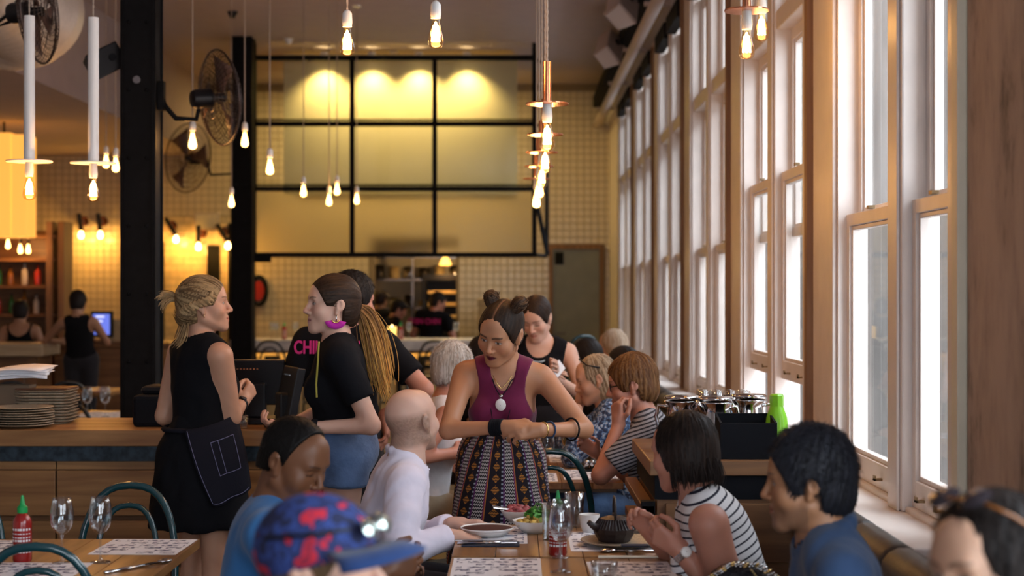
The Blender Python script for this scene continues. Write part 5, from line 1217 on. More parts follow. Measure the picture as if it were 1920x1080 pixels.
def strands(p, name, guides, n, spread, r, col, hi=None, seed=1, hair_frame=True, seg=14, taper=.4):
    """a lock of many fine tapering strands following guide polylines"""
    g = np.random.default_rng(seed); VV, QQ, CC = [], [], []; off = 0
    for i in range(n):
        G = np.array(guides[i % len(guides)], float); t = np.linspace(0, 1, seg); tt = np.linspace(0, 1, len(G))
        P_ = np.stack([np.interp(t, tt, G[:, j]) for j in range(3)], 1)
        for _ in range(2): P_[1:-1] = (P_[:-2] + 2 * P_[1:-1] + P_[2:]) / 4
        o = g.normal(0, 1, 3) * spread; o2 = g.normal(0, 1, 3) * spread; sp_ = spread
        P_ = P_ + np.outer(.25 + .75 * np.sin(t * 2.4), o) + np.outer(t ** 1.5, o2 * .8) + np.outer(np.sin(t * g.uniform(4, 9) + g.uniform(0, 6)), g.normal(0, 1, 3) * .12 * spread)
        P_ = P_[: max(5, int(seg * g.uniform(.75, 1)))]; m = len(P_)
        d = nrm_v(np.gradient(P_, axis=0)); a = nrm_v(np.cross(d, V3(.3, .8, .5))); b = np.cross(d, a); rr = r * g.uniform(.6, 1.3) * (1 - (1 - taper) * np.linspace(0, 1, m) ** 1.5)
        ring = np.concatenate([P_[:, None] + rr[:, None, None] * (math.cos(q) * a[:, None] + math.sin(q) * b[:, None]) for q in (0, PI / 2, PI, 3 * PI / 2)], 1)
        VV.append(ring.reshape(-1, 3)); idx = np.arange(m * 4).reshape(m, 4) + off; off += m * 4
        for q in range(4): QQ.append(np.stack([idx[:-1, q], idx[:-1, (q + 1) % 4], idx[1:, (q + 1) % 4], idx[1:, q]], 1))
        c = np.array(col) * g.uniform(.6, 1.3)
        if hi is not None: lm = np.clip(np.linspace(-.2, 1.2, m), 0, 1)[:, None] if g.random() < .85 else np.zeros((m, 1)); c = c * (1 - lm) + np.array(hi) * g.uniform(.65, 1.25) * lm
        else: c = np.tile(c, (m, 1))
        CC.append(np.repeat(c, 4, 0))
    V = np.concatenate(VV); V = (p.R @ (V * p.hk).T).T + p.H if hair_frame else V
    return np_obj(name, V, np.concatenate(QQ), 'hair', p.root, np.concatenate(CC))
def nrm_v(a): return a / (np.linalg.norm(a, axis=1, keepdims=True) + 1e-9)
def band(p, name, n_, frac, r, rt, material, wide=None):
    """a ring round the forearm at a fraction from elbow to wrist"""
    e, w = p.el[n_], p.wr[n_]; c = e + (w - e) * frac; d = nrm(w - e); a = nrm(np.cross(d, V3(0, .3, 1))); b = np.cross(d, a); m = MB()
    for o in (np.linspace(-wide, wide, 5) if wide else (0,)): m.tube([tuple(c + d * o + r * (a * math.cos(q) + b * math.sin(q))) for q in np.linspace(0, 2 * PI, 20, endpoint=False)], rt, 6, closed=True)
    return m.build(name, material, p.root, True)
def watch(p, n_, frac, r, face_dir, strap, face_m):
    e, w = p.el[n_], p.wr[n_]; c = e + (w - e) * frac; d = nrm(w - e); o = band(p, 'wristwatch', n_, frac, r, .005, strap, .007)
    fd = p.D2L(face_dir); fd = nrm(fd - d * (fd @ d)); z = Vector(fd); Q = z.to_track_quat('Z', 'Y').to_matrix().to_4x4()
    MB().lathe([(.001, .006), (.014, .006), (.017, .003), (.017, -.004)], 20).xf(Matrix.Translation(Vector(c + fd * (r + .003))) @ Q).build('watch_case', face_m, o, 'auto')
def head_part(p, mb, name, material, smooth=True, parent=None): mb.xf(p.HM); return mb.build(name, material, p.root, smooth)
def torso_neck_cut(p, z=.0, r=.085, fwd=.03, depth=.0):
    return lambda s: s.el(p.nb + p.u * (.035 + z) + p.f * fwd, (r, r * 1.05, r * 1.1 + depth), None, .006, 's')
# hair shells in the head frame
def crop(s, t=.012, front=(0, .072, .06), fn=(0, 1, -.55), nape=-.088, burn=-.022, top=0., back=-.03):
    s.el((0, -.018, .034 + top * .5), (.073 + t, .092 + t, .086 + t + top), None, .02); s.el((0, .012, .03), (.068 + t, .075 + t * .7, .075 + t + top), None, .02)
    s.el((0, -.050, -.035), (.060 + t * .8, .052 + t, .065), None, .03)
    s.plane(front, fn); s.plane((0, -.1, nape), (0, .25, -1)); s.wedge(back, burn)
    for sx_ in (-1, 1): s.el((sx_ * .090, -.003, -.012), (.026, .022, .032), None, .003, 's')
def fuzz(p, o, n, length, r, flow=(0, -.1, 1), out=.35, sign=1, seed=3, col=None, curl=.3):
    """short tapering strands standing off the hair surface, so that it does not read as a shell"""
    me = o.data; N = len(me.vertices); V = np.empty(N * 3, np.float32); me.vertices.foreach_get('co', V); V = V.reshape(-1, 3).astype(float)
    C = np.empty(N * 4, np.float32); me.attributes['Col'].data.foreach_get('color', C); C = C.reshape(-1, 4)[:, :3]
    g = np.random.default_rng(seed); I = g.integers(0, N, n); B = V[I]; c0 = p.H + p.R @ V3(0, -.015, .02) * p.hk; rad = nrm_v(B - c0); ax = p.R @ nrm(V3(*flow)); tan = nrm_v(-(ax[None] - rad * (rad @ ax)[:, None])) * sign
    d = nrm_v(tan + rad * out + g.normal(0, curl, (n, 3))); L = length * g.uniform(.5, 1.2, n)[:, None]; B = B - rad * .002
    P0, P1, P2 = B, B + d * L * .5, B + d * L * .92 - rad * L * .18 * out; P1 = P1 - rad * (L * .5) ** 2 / .19; P2 = P2 - rad * (L * .92) ** 2 / .19; tq = (P2 - p.H) @ p.R / p.hk; bad = (tq[:, 1] > .055) & (tq[:, 2] < .072); P1 = np.where(bad[:, None], B + rad * .001, P1); P2 = np.where(bad[:, None], B + rad * .0015, P2); sd = nrm_v(np.cross(d, rad)); VV = []
    for Pq, k in ((P0, 1.), (P1, .8), (P2, .15)):
        for w_ in (sd, -.5 * sd + .8 * rad, -.5 * sd - .8 * rad): VV.append(Pq + w_ * r * k)
    VV = np.stack(VV, 1).reshape(-1, 3); b = np.arange(n)[:, None] * 9; Q = []
    for l in (0, 3):
        for q in range(3): Q.append(np.concatenate([b + l + q, b + l + (q + 1) % 3, b + l + 3 + (q + 1) % 3, b + l + 3 + q], 1))
    cc = np.repeat(C[I] * g.uniform(.7, 1.35, (n, 1)), 9, 0)
    return np_obj('hair_strands', VV, np.concatenate(Q), 'hair', p.root, cc)
# ================================================================ CLOTH MATERIALS
def fabric(name, col, var=.12, bump=.35, bscale=16, rough=.85): return mat(name, col, rough, var=var, scale=12, bump=bump, bscale=bscale, sheen=.15, spec=.2)
M['black_cloth'] = mat('black_cotton', (.007, .007, .009), .9, bump=.4, bscale=16, spec=.12); M['maroon'] = fabric('maroon_jersey', (.13, .010, .045), .15, .12); M['white_shirt'] = fabric('pale_lilac_shirt', (.74, .69, .80), .05, .9, 7)
M['blue_tee'] = fabric('blue_jersey', (.035, .16, .40), .1, .3); M['denim'] = fabric('blue_denim', (.10, .17, .32), .3, .3, 60); M['navy_shirt'] = fabric('navy_shirt', (.03, .06, .13), .15, .5); M['white_top'] = fabric('white_cotton', (.70, .68, .70))
M['apron'] = mat('black_denim', (.011, .011, .018), .9, bump=.2, bscale=120, spec=.15); M['dark_trouser'] = fabric('dark_trousers', (.02, .02, .025)); M['olive'] = fabric('olive_trousers', (.06, .05, .03)); M['tan'] = fabric('tan_trousers', (.35, .30, .22))
M['stitch'] = mat('white_stitching', (.22, .22, .38), .8); M['pink'] = mat('pink_print', (.65, .02, .20), .7); M['magenta'] = mat('magenta_felt', (.45, .01, .30), .8)
def pc_nodes(name, rough=.85):
    m, nt, b = _mat(name); b.inputs['Roughness'].default_value = rough; b.inputs['Specular IOR Level'].default_value = .2
    a = nt.nodes.new('ShaderNodeAttribute'); a.attribute_name = 'pc'; sp = nt.nodes.new('ShaderNodeSeparateXYZ'); nt.links.new(a.outputs['Vector'], sp.inputs[0])
    def mth(op, x, y=None):
        n = nt.nodes.new('ShaderNodeMath'); n.operation = op
        for i, v in enumerate((x, y)):
            if v is None: continue
            if isinstance(v, (int, float)): n.inputs[i].default_value = v
            else: nt.links.new(v, n.inputs[i])
        return n.outputs[0]
    def mixc(f, c1, c2):
        n = nt.nodes.new('ShaderNodeMix'); n.data_type = 'RGBA'; nt.links.new(f, n.inputs[0])
        for i, c in ((6, c1), (7, c2)):
            if isinstance(c, tuple): n.inputs[i].default_value = (*c, 1)
            else: nt.links.new(c, n.inputs[i])
        return n.outputs[2]
    return m, nt, b, sp.outputs, mth, mixc
def stripes(name, c1, c2, period, frac):
    m, nt, b, o, mth, mixc = pc_nodes(name); v = mth('FRACT', mth('MULTIPLY', mth('ADD', o[1], 3.), 1 / period)); nt.links.new(mixc(mth('LESS_THAN', v, frac), c1, c2), b.inputs[0]); return m
M['breton'] = stripes('white_navy_stripe', (.70, .69, .70), (.015, .015, .03), .024, .24); M['grey_stripe'] = stripes('grey_black_stripe', (.30, .30, .33), (.03, .03, .04), .0155, .42)
m, nt, b, o, mth, mixc = pc_nodes('woven_band_skirt')
u = mth('MULTIPLY', mth('ADD', o[0], 4.), 1.75); fu = mth('FRACT', u); v = o[2]
tri = mth('ABSOLUTE', mth('SUBTRACT', mth('FRACT', mth('MULTIPLY', u, 13.)), .5))
zz = mth('GREATER_THAN', mth('FRACT', mth('ADD', mth('MULTIPLY', v, 75.), tri)), .52)
zig = mixc(zz, (.012, .010, .014), (.46, .42, .40))
dm = mth('GREATER_THAN', mth('ADD', mth('ABSOLUTE', mth('SUBTRACT', mth('FRACT', mth('MULTIPLY', v, 22.)), .5)), mth('MULTIPLY', mth('ABSOLUTE', mth('SUBTRACT', fu, .68)), 2.6)), .40)
tri2 = mth('ABSOLUTE', mth('SUBTRACT', mth('FRACT', mth('MULTIPLY', u, 22.)), .5)); st = mth('GREATER_THAN', mth('FRACT', mth('ADD', mth('MULTIPLY', v, 90.), tri2)), .45)
org = mixc(st, (.02, .012, .012), (.42, .17, .03)); dia = mixc(dm, org, (.016, .012, .016))
dot = mth('GREATER_THAN', mth('FRACT', mth('MULTIPLY', v, 60.)), .6); dots = mixc(dot, (.02, .015, .03), (.30, .32, .38))
c = mixc(mth('GREATER_THAN', fu, .34), zig, (.16, .02, .09)); c = mixc(mth('GREATER_THAN', fu, .38), c, (.40, .13, .03)); c = mixc(mth('GREATER_THAN', fu, .42), c, (.015, .012, .02)); c = mixc(mth('GREATER_THAN', fu, .47), c, dia)
c = mixc(mth('GREATER_THAN', fu, .88), c, dots); c = mixc(mth('GREATER_THAN', fu, .95), c, (.10, .02, .10)); nt.links.new(c, b.inputs[0]); M['skirt'] = m
def blotch(name, cols, scale, rough=.85):
    m, nt, b = _mat(name); tc = nt.nodes.new('ShaderNodeTexCoord'); n = nt.nodes.new('ShaderNodeTexNoise'); n.inputs['Scale'].default_value = scale; n.inputs['Detail'].default_value = 3; nt.links.new(tc.outputs['Object'], n.inputs[0])
    r = nt.nodes.new('ShaderNodeValToRGB'); r.color_ramp.interpolation = 'CONSTANT'; e = r.color_ramp.elements; e[0].position = 0; e[0].color = (*cols[0][1], 1); e[1].position = cols[1][0]; e[1].color = (*cols[1][1], 1)
    for q, c in cols[2:]: z = e.new(q); z.color = (*c, 1)
    nt.links.new(n.outputs[0], r.inputs[0]); nt.links.new(r.outputs[0], b.inputs[0]); b.inputs['Roughness'].default_value = rough; return m
M['floral'] = blotch('blue_floral', [(0, (.02, .03, .07)), (.45, (.05, .10, .22)), (.52, (.16, .30, .52)), (.58, (.55, .60, .68)), (.63, (.06, .10, .2))], 55)
M['cap_print'] = blotch('blue_red_cap_print', [(0, (.008, .012, .05)), (.42, (.02, .045, .19)), (.50, (.010, .018, .085)), (.58, (.45, .012, .03)), (.66, (.22, .008, .03))], 22)
FAIR = (.58, .31, .20); TAN = (.45, .21, .11); PALE = (.64, .38, .28); BROWN = (.165, .066, .030); OLIVE_S = (.36, .17, .085); PINKISH = (.50, .22, .15)
PLW = np.array
def sleeves(p, which, frac, t):
    def f(s):
        for n_ in which:
            a, b = p.sh[n_], p.el[n_]
            if frac <= 1: s.rc(a, a + (b - a) * (frac + .12), .050 * p_arm(p, n_) + t, .042 * p_arm(p, n_) + t, .03)
            else:
                w = p.wr[n_]; s.rc(a, b, .050 * p_arm(p, n_) + t, .041 * p_arm(p, n_) + t, .03); s.rc(b, b + (w - b) * min(1, (frac - 1)), .041 * p_arm(p, n_) + t, .030 * p_arm(p, n_) + t, .02)
    return f
def p_arm(p, n_):
    for q in p.s.p:
        if q[7] == 'upper' + n_: return q[3] / .050
    return 1
def sleeve_cut(p, which, frac):
    def f(s):
        for n_ in which:
            a, b, w = p.sh[n_], p.el[n_], p.wr[n_]
            if frac <= 1: s.lplane(a + (b - a) * frac, b - a, .12)
            else: s.lplane(b + (w - b) * min(.97, frac - 1), w - b, .075)
    return f
def seq(*fs): return lambda s: [f(s) for f in fs if f]
def tee(p, name='t_shirt', material='black_cloth', frac=.62, t=.012, hem=None, neck=.07, fwd=.015, h=.0085, noise=.006):
    hm = (lambda s: s.plane(V3(0, 0, hem), (0, 0, -1))) if hem else None
    return cloth(p, name, ('torso', 'pelvis'), t, material, h, None, seq(torso_neck_cut(p, .0, neck, fwd), hm), noise=noise, pre=seq(sleeves(p, 'LR', frac, t + .004), sleeve_cut(p, 'LR', frac)))
def tank(p, name='tank_top', material='black_cloth', t=.008, hem=None, neck=.08, fwd=.03, arm=.075, off=.02, h=.0075, noise=.003, low=0):
    def c(s):
        for n_, sx_ in (('L', -1), ('R', 1)): s.el(p.sh[n_] + p.r * sx_ * off - p.u * .02, (arm, arm * 1.5, arm * 1.45), None, .006, 's')
        torso_neck_cut(p, .0, neck, fwd, low)(s)
        if hem: s.plane(V3(0, 0, hem), (0, 0, -1))
    return cloth(p, name, ('torso', 'pelvis'), t, material, h, None, c, noise=noise)
def trousers(p, name='trousers', material='dark_trouser', t=.012, top=None, length=1.):
    def ex(s):
        pass
    def c(s):
        if top: s.plane(V3(0, 0, top), (0, 0, 1))
    tg = ('pelvis', 'thighL', 'thighR', 'shinL', 'shinR') if length >= 1 else ('pelvis', 'thighL', 'thighR')
    return cloth(p, name, tg, t, material, .013, None, c)
def shoes(p, material='black_cloth'): return cloth(p, 'shoes', ('footL', 'footR'), .006, material, .012)
def earring(p, side, mb, mt): head_part(p, mb, 'earring', mt)
DN = (0, 0, -1)
# ---------------------------------------------------------------- woman in maroon, standing at the end of the table
HD = dict
p = person('person in maroon halter top and patterned skirt leaning over the table', -.055, 6.52, 176, P(939, 624, 6.30), (150, -27, -13), h=1.70, skin=TAN, bw=.95, bust=1.02, arm=.97,
    hands={'R': HD(at=P(944, 801, 6.12), hint=(-1, .1, -.5), dir=(.9, -.25, .05), palm=(.1, .5, -.9), curl=(.55, .7, .5), thumb=.5), 'L': HD(at=P(1012, 806, 6.10), hint=(1, .2, -.55), dir=(-.95, -.2, -.05), palm=(-.1, .75, -.5), curl=(.5, .6, .4), thumb=.4)},
    face=HD(lip=(.10, .006, .018), brow=(.025, .015, .010), eye='open', blush=.12, browk=1.2))
D_ = p
hair(p, lambda s: crop(s, .010, (0, .070, .072), (0, 1, -.36)), (.015, .008, .005), (0, -.6, .8), 70, .0025, (.05, .027, .015), .45, fz=700, fl=.03, fo=.02, sign=-1, part=(.28, .14, .08))
for sx_ in (-1, 1):
    c = V3(sx_ * .062, -.045, .125); hair(p, lambda s: (s.el(c, (.030, .030, .026), None, .01), s.el(c - V3(sx_ * .014, -.012, .02), (.03, .03, .02), None, .015)), (.022, .011, .007), (sx_ * .5, -.3, .8), 22, .008, (.09, .05, .025), .6, 'hair_bun')
    g_ = np.random.default_rng(5 + sx_); gl_ = []
    for _k in range(14):
        n_ = nrm(g_.normal(0, 1, 3)); a_ = nrm(np.cross(n_, V3(.2, .5, .9))); b_ = np.cross(n_, a_); gl_.append([tuple(c + .031 * (a_ * math.cos(q) + b_ * math.sin(q))) for q in np.linspace(0, 4.6, 12)])
    strands(p, 'bun_strands', gl_, 90, .0035, .0017, (.045, .022, .012), (.16, .085, .04), 9, seg=14)
strands(p, 'loose_hair', [[(.066, .03, .03), (.078, .02, -.02), (.080, .012, -.07)], [(-.066, .03, .03), (-.076, .025, -.02), (-.075, .02, -.06)], [(.07, -.06, -.03), (.085, -.07, -.06), (.09, -.075, -.085)]], 14, .004, .0012, (.06, .03, .015))
def halter(s):
    s.rc(p.at(.055, .06, .40), p.nb + p.r * .045 - p.u * .005, .022, .018, .02); s.rc(p.at(-.055, .06, .40), p.nb - p.r * .045 - p.u * .005, .022, .018, .02)
def hcut(s):
    for n_, sx_ in (('L', -1), ('R', 1)): s.el(p.sh[n_] + p.r * sx_ * .012 - p.u * .03 + p.f * .02, (.085, .13, .125), None, .006, 's')
    s.el(p.nb + p.u * .05 + p.f * .05, (.052, .075, .122), None, .006, 's'); s.plane(p.hip + V3(0, 0, .15), (0, 0, -1)); s.plane(p.at(0, -.05, .36), (0, -.6, .8)) if False else None
cloth(p, 'halter_top', ('torso',), .007, 'maroon', .0065, halter, hcut, noise=.002)
def skirt_ex(s):
    s.rc(p.hip + V3(0, 0, .14), p.hip + V3(0, 0, .02), .128, .165, .03); s.rc(p.hip + V3(0, 0, .02), V3(0, 0, .12), .178, .27, .03)
o = cloth(p, 'long_skirt', ('pelvis',), .012, 'skirt', .011, skirt_ex, lambda s: (s.plane(p.hip + V3(0, 0, .175), (0, 0, 1)), s.plane(V3(0, 0, .1), (0, 0, -1))), noise=.012)
def neck_loop(drop, r, mt, fw=.105, wd=.05, nm='necklace'):
    pts = []
    for q in np.linspace(-1, 1, 25):
        a = abs(q); c_ = p.nb + p.r * (wd * math.sin(q * PI * .5) * (1.15 if a > .5 else 1.)) + p.u * (.025 - drop * (1 - a) ** 1.0) + p.f * (-.055 + (fw + .055) * (1 - a ** 2.2))
        pts.append(tuple(c_))
    return MB().tube(pts, r, 6).build(nm, mt, p.root, True)
neck_loop(.075, .0018, 'brass', .105); n1 = neck_loop(.105, .0022, 'black_matte', .118); neck_loop(.30, .0016, 'black_matte', .172, .055, 'long_cord'); 
c = p.nb + p.u * (.025 - .135) + p.f * .128
M['shell'] = mat('white_shell', (.85, .82, .78), .3)
Qf = Vector(p.f).to_track_quat('Z', 'Y').to_matrix().to_4x4()
MB().lathe([(.001, .003), (.019, .002), (.021, 0), (.019, -.003)], 20, sy=1.25).xf(Matrix.Translation(Vector(c)) @ Qf).build('pendant', 'shell', n1, True)
MB().ball((0, 0, 0), .009, 10, 6).xf(Matrix.Translation(Vector(c + p.u * .035 - p.f * .004))).build('pendant_bead', 'chrome', n1, True)
band(p, 'bracelet', 'R', .82, .030, .004, 'black_matte', .004); band(p, 'bracelet', 'R', .93, .029, .0045, 'black_matte', .016); band(p, 'bracelet', 'L', .93, .028, .004, 'brass'); band(p, 'bracelet', 'L', .78, .031, .0035, 'navy_shirt'); band(p, 'bracelet', 'L', .30, .043, .004, 'black_matte')
shoes(p)
# ---------------------------------------------------------------- blonde waitress at the counter
p = person('person in sleeveless black top with hip apron standing facing the tills', -1.36, 6.92, -48, P(384, 573, 6.92), (-84, 4, 0), h=1.70, skin=FAIR, bw=1.03, arm=1.08,
    hands={'R': HD(at=P(452, 757, 7.12), hint=(.1, -.8, -1), dir=(.35, .3, .55), palm=(-.6, .5, .1), curl=(1.0, 1.0, .7), thumb=.6), 'L': HD(at=P(388, 770, 7.22), hint=(-.6, -.6, -.8), coarse=1)},
    face=HD(brow=(.09, .05, .025), iris=(.05, .06, .06)))
A_ = p
HB = (.12, .07, .032); HBH = (.50, .34, .17)
hair(p, lambda s: (crop(s, .016, (0, .075, .062), (0, 1, -.5), burn=-.002), s.rc((.05, -.085, -.03), (.02, -.095, -.05), .03, .03, .02)), HB, (0, -.9, .35), 44, .006, HBH, .6, fz=1300, fl=.03, fo=.03, sign=-1)
br = MB()
pts = [(.078, .045, .045), (.086, .025, .02), (.086, -.01, .012), (.082, -.045, .0), (.068, -.075, -.012), (.04, -.10, -.015)]
PT = np.array(pts); tt = np.linspace(0, 1, 60); PI_ = np.stack([np.interp(tt, np.linspace(0, 1, 6), PT[:, j]) for j in range(3)], 1)
s_ = Sdf()
for i in range(1, 59, 3):
    up = 1 if (i // 3) % 2 else -1; c_ = PI_[i] + V3(.009, 0, up * .0085); tn = nrm(PI_[min(i + 1, 59)] - PI_[i - 1]); ds = nrm(tn + V3(0, 0, -up * .9))
    s_.rc(c_ - ds * .011, c_ + ds * .011, .0065, .0085, .0015)
hair(p, lambda s: s.p.extend(s_.p), (.26, .16, .075), (0, -.6, .5), 40, .003, HBH, .7, 'braid', .0032)
strands(p, 'pony_knot', [[(0, -.105, .03), (0, -.135, .05), (0, -.165, .048), (0, -.185, .02)], [(0, -.105, .03), (.01, -.14, .04), (.012, -.17, .02), (.01, -.18, -.01)], [(0, -.105, .03), (-.008, -.13, .055), (-.01, -.175, .06), (-.008, -.205, .045)]], 110, .008, .0026, (.32, .20, .09), (.50, .33, .17), 3)
strands(p, 'loose_hair', [[(.045, -.07, -.03), (.05, -.085, -.09), (.05, -.105, -.145), (.045, -.14, -.17)], [(.0, -.09, -.03), (.0, -.10, -.09), (-.01, -.125, -.15)], [(-.04, -.075, -.03), (-.045, -.09, -.1), (-.04, -.12, -.16)]], 120, .009, .0022, (.20, .12, .055), (.42, .27, .13), 4)
head_part(p, MB().tube([(.078 + .008 * math.cos(q), -.002 + .003, -.044 + .008 * math.sin(q)) for q in np.linspace(0, 2 * PI, 14, endpoint=False)], .0018, 5, closed=True), 'earring', 'brass')
tank(p, 'sleeveless_top', 'black_cloth', .012, .86, .068, .005, .064, .042, noise=.008)
def sk(s): s.rc(p.hip + V3(0, 0, .10), p.hip + V3(0, 0, -.02), .128, .175, .03); s.rc(p.hip + V3(0, 0, -.02), V3(0, 0, .63), .180, .225, .03)
cloth(p, 'black_skirt', ('pelvis',), .014, 'black_cloth', .012, sk, lambda s: s.plane(V3(0, 0, .615), (0, 0, -1)), noise=.016)
def sheet(p, corners, name, material, nx=10, nz=10, bulge=.03, parent=None, th=.004):
    c = [np.array(P(*q)) for q in corners]; VV = []; ff = []
    for i in range(nx + 1):
        for j in range(nz + 1):
            a, b = i / nx, j / nz; q = (c[0] * (1 - a) + c[1] * a) * (1 - b) + (c[3] * (1 - a) + c[2] * a) * b
            q = q + V3(0, -bulge * math.sin(PI * a) + .006 * math.sin(a * 9 + b * 3), 0); VV.append(tuple(p.W2L(q)))
    for i in range(nx):
        for j in range(nz): k_ = i * (nz + 1) + j; ff.append((k_, k_ + nz + 1, k_ + nz + 2, k_ + 1))
    o = MB().add(VV, ff).build(name, material, parent or p.root, True); sm = o.modifiers.new('thickness', 'SOLIDIFY'); sm.thickness = th; return o
def wrap_pt(p, px, py, out):
    """the point of the skirt's surface (pushed out a little) behind a pixel position"""
    d0 = p.root.location.y - .2; cx, cy = p.root.location.x, p.root.location.y
    for _ in range(4):
        z = CZ + (VY - py) / F * d0; r = np.interp(z, [.60, .91, 1.0, 1.08], [.245, .198, .172, .155]) + out; m = (px - VX) / F
        A = m * m + 1; B = -2 * (m * cx + cy); C = cx * cx + cy * cy - r * r; D = max(0., B * B - 4 * A * C); d0 = (-B - math.sqrt(D)) / (2 * A)
    return p.W2L(np.array((m * d0, d0, CZ + (VY - py) / F * d0)))
def wrap_sheet(p, c, name, material, out, n=14, parent=None):
    VV, ff = [], []
    for i in range(n + 1):
        for j in range(n + 1):
            a, b = i / n, j / n; px = (c[0][0] * (1 - a) + c[1][0] * a) * (1 - b) + (c[3][0] * (1 - a) + c[2][0] * a) * b; py = (c[0][1] * (1 - a) + c[1][1] * a) * (1 - b) + (c[3][1] * (1 - a) + c[2][1] * a) * b; px += -5 * math.sin(PI * b) * (1 - a) + 4 * math.sin(PI * b) * a; py += (9 * math.sin(PI * a) + 3 * math.sin(a * 9)) * b + 6 * math.sin(PI * a) * (1 - b)
            VV.append(tuple(wrap_pt(p, px, py, out + .008 * math.sin(a * 7 + b * 2) * b + .03 * b * a)))
    for i in range(n):
        for j in range(n): k_ = i * (n + 1) + j; ff.append((k_, k_ + n + 1, k_ + n + 2, k_ + 1))
    o = MB().add(VV, ff).build(name, material, parent or p.root, True); sm = o.modifiers.new('thickness', 'SOLIDIFY'); sm.thickness = .004; return o
AC = [(346, 806), (442, 776), (470, 914), (398, 948)]
ap = wrap_sheet(p, AC, 'apron', 'apron', .012)
def apx(a, b):
    px, py = ((AC[0][i] * (1 - a) + AC[1][i] * a) * (1 - b) + (AC[3][i] * (1 - a) + AC[2][i] * a) * b for i in (0, 1))
    return px - 5 * math.sin(PI * b) * (1 - a) + 4 * math.sin(PI * b) * a, py + (9 * math.sin(PI * a) + 3 * math.sin(a * 9)) * b + 6 * math.sin(PI * a) * (1 - b)
MB().tube([(.172 * math.cos(q) * .98, .150 * math.sin(q), 1.035) for q in np.linspace(0, 2 * PI, 30, endpoint=False)], .012, 6, closed=True).build('apron_band', 'apron', p.root, True)
def stitch(p, a0, b0, a1, b1):
    pts = []
    for t in np.linspace(0, 1, 12):
        a, b = a0 + (a1 - a0) * t, b0 + (b1 - b0) * t; q = apx(a, b); pts.append(tuple(wrap_pt(p, q[0], q[1], .018 + .008 * math.sin(a * 7 + b * 2) * b + .03 * b * a)))
    MB().tube(pts, .0012, 4).build('stitching', 'stitch', ap)
for q in ((.04, .02, .04, .97), (.04, .97, .97, .97), (.42, .22, .86, .22), (.42, .22, .42, .66), (.42, .66, .86, .66), (.56, .22, .56, .66), (.86, .22, .86, .66)): stitch(p, *q)
watch(p, 'R', .93, .029, (.2, -1, .3), 'black_plastic', 'black_plastic')
shoes(p)
# ---------------------------------------------------------------- woman with the long ponytail
p = person('standing person in black t-shirt and denim shorts with magenta earring', -.70, 6.55, 98, P(622, 573, 6.52), (112, 2, 0), h=1.74, skin=PALE, bw=.98, arm=.98,
    hands={'L': HD(at=P(578, 802, 6.34), hint=(.6, -.1, -1), dir=(-1, .25, .1), palm=(.2, .3, -.9)), 'R': HD(at=P(540, 800, 6.98), hint=(.2, .6, -1), dir=(-.8, .2, .05), palm=(0, .4, .9), curl=(.5, .6, .4))},
    face=HD(brow=(.07, .04, .025), iris=(.03, .03, .03), lip=(.45, .18, .17)))
B_ = p
hair(p, lambda s: (crop(s, .013, (0, .075, .066), (0, 1, -.5), burn=-.002), s.el((0, -.105, .0), (.022, .02, .022), None, .015)), (.024, .013, .008), (0, -1, .05), 44, .004, (.065, .036, .02), .5, fz=900, fl=.035, fo=.02, sign=-1)
gd = [[(0, -.11, .0), (0, -.15, -.03), (.0, -.185, -.12), (.0, -.21, -.24), (0, -.24, -.37)], [(0, -.11, .0), (-.01, -.14, -.06), (-.02, -.165, -.15), (-.02, -.195, -.27), (-.015, -.245, -.40)], [(0, -.11, .0), (.01, -.155, -.02), (.02, -.20, -.1), (.02, -.235, -.22), (.015, -.25, -.35)]]
strands(p, 'ponytail', gd, 460, .016, .0030, (.24, .12, .045), (.80, .44, .12), 7, seg=18)
er = MB(); Q_ = np.linspace(PI * 1.08, PI * 1.92, 9)
er.add([(-.079, .004 + .014 * math.cos(q), -.055 + .012 * math.sin(q)) for q in Q_] + [(-.081, .004 + .046 * math.cos(q), -.055 + .04 * math.sin(q)) for q in Q_], [(i, i + 1, 10 + i, 9 + i) for i in range(8)])
o = head_part(p, er, 'earring', 'magenta'); sm = o.modifiers.new('thickness', 'SOLIDIFY'); sm.thickness = .004
head_part(p, MB().tube([(-.080, .004 + .015 * math.cos(q), -.055 + .013 * math.sin(q)) for q in Q_], .003, 5), 'earring_trim', 'brass'); head_part(p, MB().tube([(-.08, .0, -.036), (-.08, .002, -.066)], .0025, 5), 'earring_drop', 'chrome')
tee(p, 't_shirt', 'black_cloth', .62, .014, 1.06, .066, .01, noise=.008)
def sho(s):
    for n_, sx_ in (('L', -1), ('R', 1)): s.rc(p.hip + V3(sx_ * .088, 0, -.02), p.hip + V3(sx_ * .1, .0, -.14), .098, .098, .03)
cloth(p, 'denim_shorts', ('pelvis', ), .016, 'denim', .011, lambda s: (sho(s), s.rc(p.hip + V3(0, 0, .04), p.hip + V3(0, 0, .17), .14, .118, .04)), lambda s: (s.plane(V3(0, 0, .84), (0, 0, -1)), s.plane(V3(0, 0, 1.14), (0, 0, 1))), noise=.006)
m = MB(); 
for dy in (.0, .012): m.tube([tuple(p.nb + p.u * (.035 - dy * 2 - .02 * math.cos(q)) + p.r * .062 * math.sin(q) + p.f * (.01 + .066 * math.cos(q))) for q in np.linspace(0, 2 * PI, 26, endpoint=False)], .0022, 5, closed=True)
m.build('choker', 'black_matte', p.root); MB().tube([tuple(p.W2L(np.array(P(a, b, 6.36)))) for a, b in ((598, 640), (596, 680), (593, 720), (594, 745))], .004, 5).build('lanyard', mat('yellow_lanyard', (.45, .38, .06), .7), p.root)
band(p, 'bracelet', 'L', .9, .028, .006, 'black_matte', .008); shoes(p)
